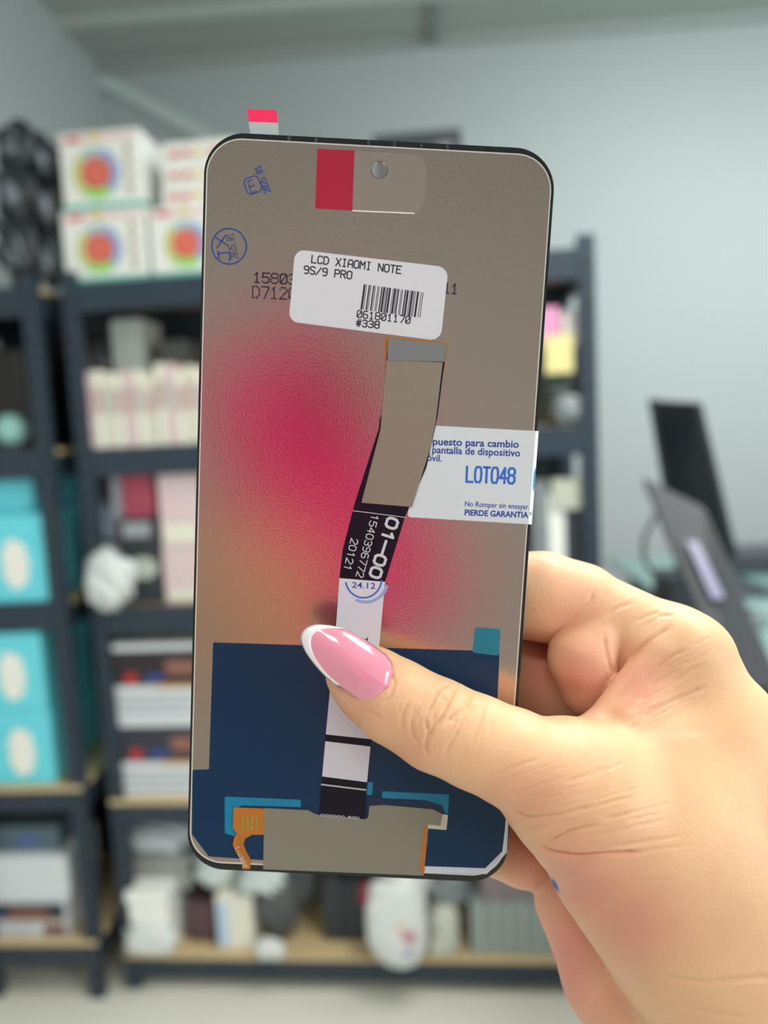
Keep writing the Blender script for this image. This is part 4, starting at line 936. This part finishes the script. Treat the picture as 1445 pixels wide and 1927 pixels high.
def nail_mesh(name, poly2, m, parent, lift=0.0, inset=None):
    bm = bmesh.new()
    xs = [p[0] for p in poly2]; ys = [p[1] for p in poly2]
    pts = rounded([(x, y) for x, y in poly2], 9, 4)
    # rings shrinking to the centre
    cxp, cyp = sum(p.x for p in pts) / len(pts), sum(p.y for p in pts) / len(pts)
    rings = []
    for k in range(11):
        f = 1 - k / 11
        ring = []
        for p in pts:
            x, y = cxp + (p.x - cxp) * f, cyp + (p.y - cyp) * f
            edge = (.55 * (1 - min(1, (1 - f) * 9)) ** 2)
            c = C(x, y, nail_z(x, y) - lift + edge); ring.append(bm.verts.new(CM @ (Vector((c[0], c[1], -c[2])) * mm)))
        rings.append(ring)
    c = C(cxp, cyp, nail_z(cxp, cyp) - lift); cv = bm.verts.new(CM @ (Vector((c[0], c[1], -c[2])) * mm))
    n = len(pts)
    for a, b in zip(rings, rings[1:]):
        for i in range(n): bm.faces.new((a[i], a[(i + 1) % n], b[(i + 1) % n], b[i]))
    for i in range(n): bm.faces.new((rings[-1][i], rings[-1][(i + 1) % n], cv))
    o = from_bm(name, bm, m, parent, True)
    # face the viewer
    me = o.data; me.update()
    if sum((p.normal.dot(p.center - CAMP)) for p in me.polygons) > 0: me.flip_normals()
    if parent is hand: o.matrix_parent_inverse = Matrix.Translation(-Vector(org))
    md = o.modifiers.new('thick', 'SOLIDIFY'); md.thickness = .0007; md.offset = -1
    return o
M_nail = mat('pink_gel', srgb(232, 150, 172), .12, noise=.12, nscale=110, coat=1.0)
M_tip = mat('white_gel', srgb(240, 240, 240), .12, coat=1.0)
nail = nail_mesh('fingernail', NO, M_nail, hand); nail['label'] = 'glossy pink gel nail'
def resample(pl, n):
    p = np.array(pl, float); s = np.r_[0, np.cumsum(np.linalg.norm(np.diff(p, axis=0), axis=1))]; t = np.linspace(0, s[-1], n)
    q = np.stack([np.interp(t, s, p[:, 0]), np.interp(t, s, p[:, 1])], 1)
    for _ in range(3): q[1:-1] = (q[:-2] + 2 * q[1:-1] + q[2:]) / 4
    return q
oo, ii = resample(NO[:10], 36), resample(TIPI, 36)
bm = bmesh.new(); rows = []
for k in range(7):
    t = k / 6; row = []
    for a, b2 in zip(oo, ii):
        x, y = a * (1 - t) + b2 * t; e = .55 * (1 - min(1, t * 3)) ** 2
        cc = C(x, y, nail_z(x, y) - .12 * min(1, 4 * (1 - t)) + e); row.append(bm.verts.new(CM @ (Vector((cc[0], cc[1], -cc[2])) * mm)))
    rows.append(row)
for a, b2 in zip(rows, rows[1:]):
    for i in range(35): bm.faces.new((a[i], a[i + 1], b2[i + 1], b2[i]))
wt = from_bm('white_tip', bm, M_tip, nail, True); wt['label'] = 'white french tip'
if sum((p.normal.dot(p.center - CAMP)) for p in wt.data.polygons) > 0: wt.data.flip_normals()
md = wt.modifiers.new('thick', 'SOLIDIFY'); md.thickness = .0008; md.offset = -1

# ================================================================ BEHIND THE LENS: the phone taking the picture and the hand holding it
ph = empty('smartphone', CM @ Matrix.Translation((-.024, -.030, .0085)) @ Matrix.Rotation(math.radians(24), 4, 'Z'))
tag(ph, 'pink smartphone facing the held display, seen mirrored in its metal back', 'smartphone')
box('pink_case', -.036, .036, -.075, .075, -.0035, .005, mat('pink_case', srgb(255, 14, 140), .45), ph, .003)
r_ = box('camera_block', .010, .034, .016, .062, -.0040, -.0032, mat('pink_block', srgb(190, 30, 90), .3), ph, .0003)
bm = bmesh.new(); bmesh.ops.create_cone(bm, cap_ends=True, segments=24, radius1=.007, radius2=.007, depth=.001, matrix=Matrix.Translation((.020, .050, -.0042)))
from_bm('second_lens', bm, M_black, ph)


# the photographer's other hand, fingers across the lower back of the smartphone
field((-125, -190, -62), (60, 10, 12), 1.1)
A3 = lambda *p: np.array(p, float)
def fing(pts, k=1.5, k0=4):
    for i, (p, q) in enumerate(zip(pts, pts[1:])): capsule(A3(*p[0]), A3(*q[0]), p[1], q[1], k0 if i == 0 else k)
for (y, x1, r) in ((-58, -36, 8.2), (-75, -30, 8.6), (-92, -34, 8.2), (-108, -40, 7)):
    fing([((-84, y - 14, -26), r + 3), ((-82, y - 4, -8), r + 1), ((-66, y, 4), r), ((-42, y + 3, 5.5 - 2), r - .6), ((x1, y + 4, 2.5), r - 1.6)])
fing([((-84, -80, -34), 16), ((-70, -112, -36), 20), ((-40, -150, -40), 24), ((-20, -185, -44), 25)], 2, 8)
fing([((-84, -80, -34), 16), ((-80, -50, -32), 12), ((-70, -20, -26), 10), ((-56, 2, -22), 8)], 2, 8)
F[0] = F[-1] = 1; F[:, 0] = F[:, -1] = 1; F[:, :, 0] = F[:, :, -1] = 1
V2, Q2 = surface_nets(F, LO, VOX); V2 = smooth(V2, Q2, 4)
VW2 = (V2 * np.array([1, 1, -1])) @ Mh.T + np.array([0, 0, CAMH]); o2 = VW2.mean(0)
me = np_mesh('hand', VW2 - o2, Q2); lh = link('hand', me, mat('skin_plain', srgb(228, 186, 146), .5), None); lh.location = o2
bm = bmesh.new(); bm.from_mesh(me)
if bm.calc_volume(signed=True) < 0: me.flip_normals()
bm.free()
tag(lh, 'left hand gripping the pink smartphone behind the camera, mirrored in the metal back', 'hand')
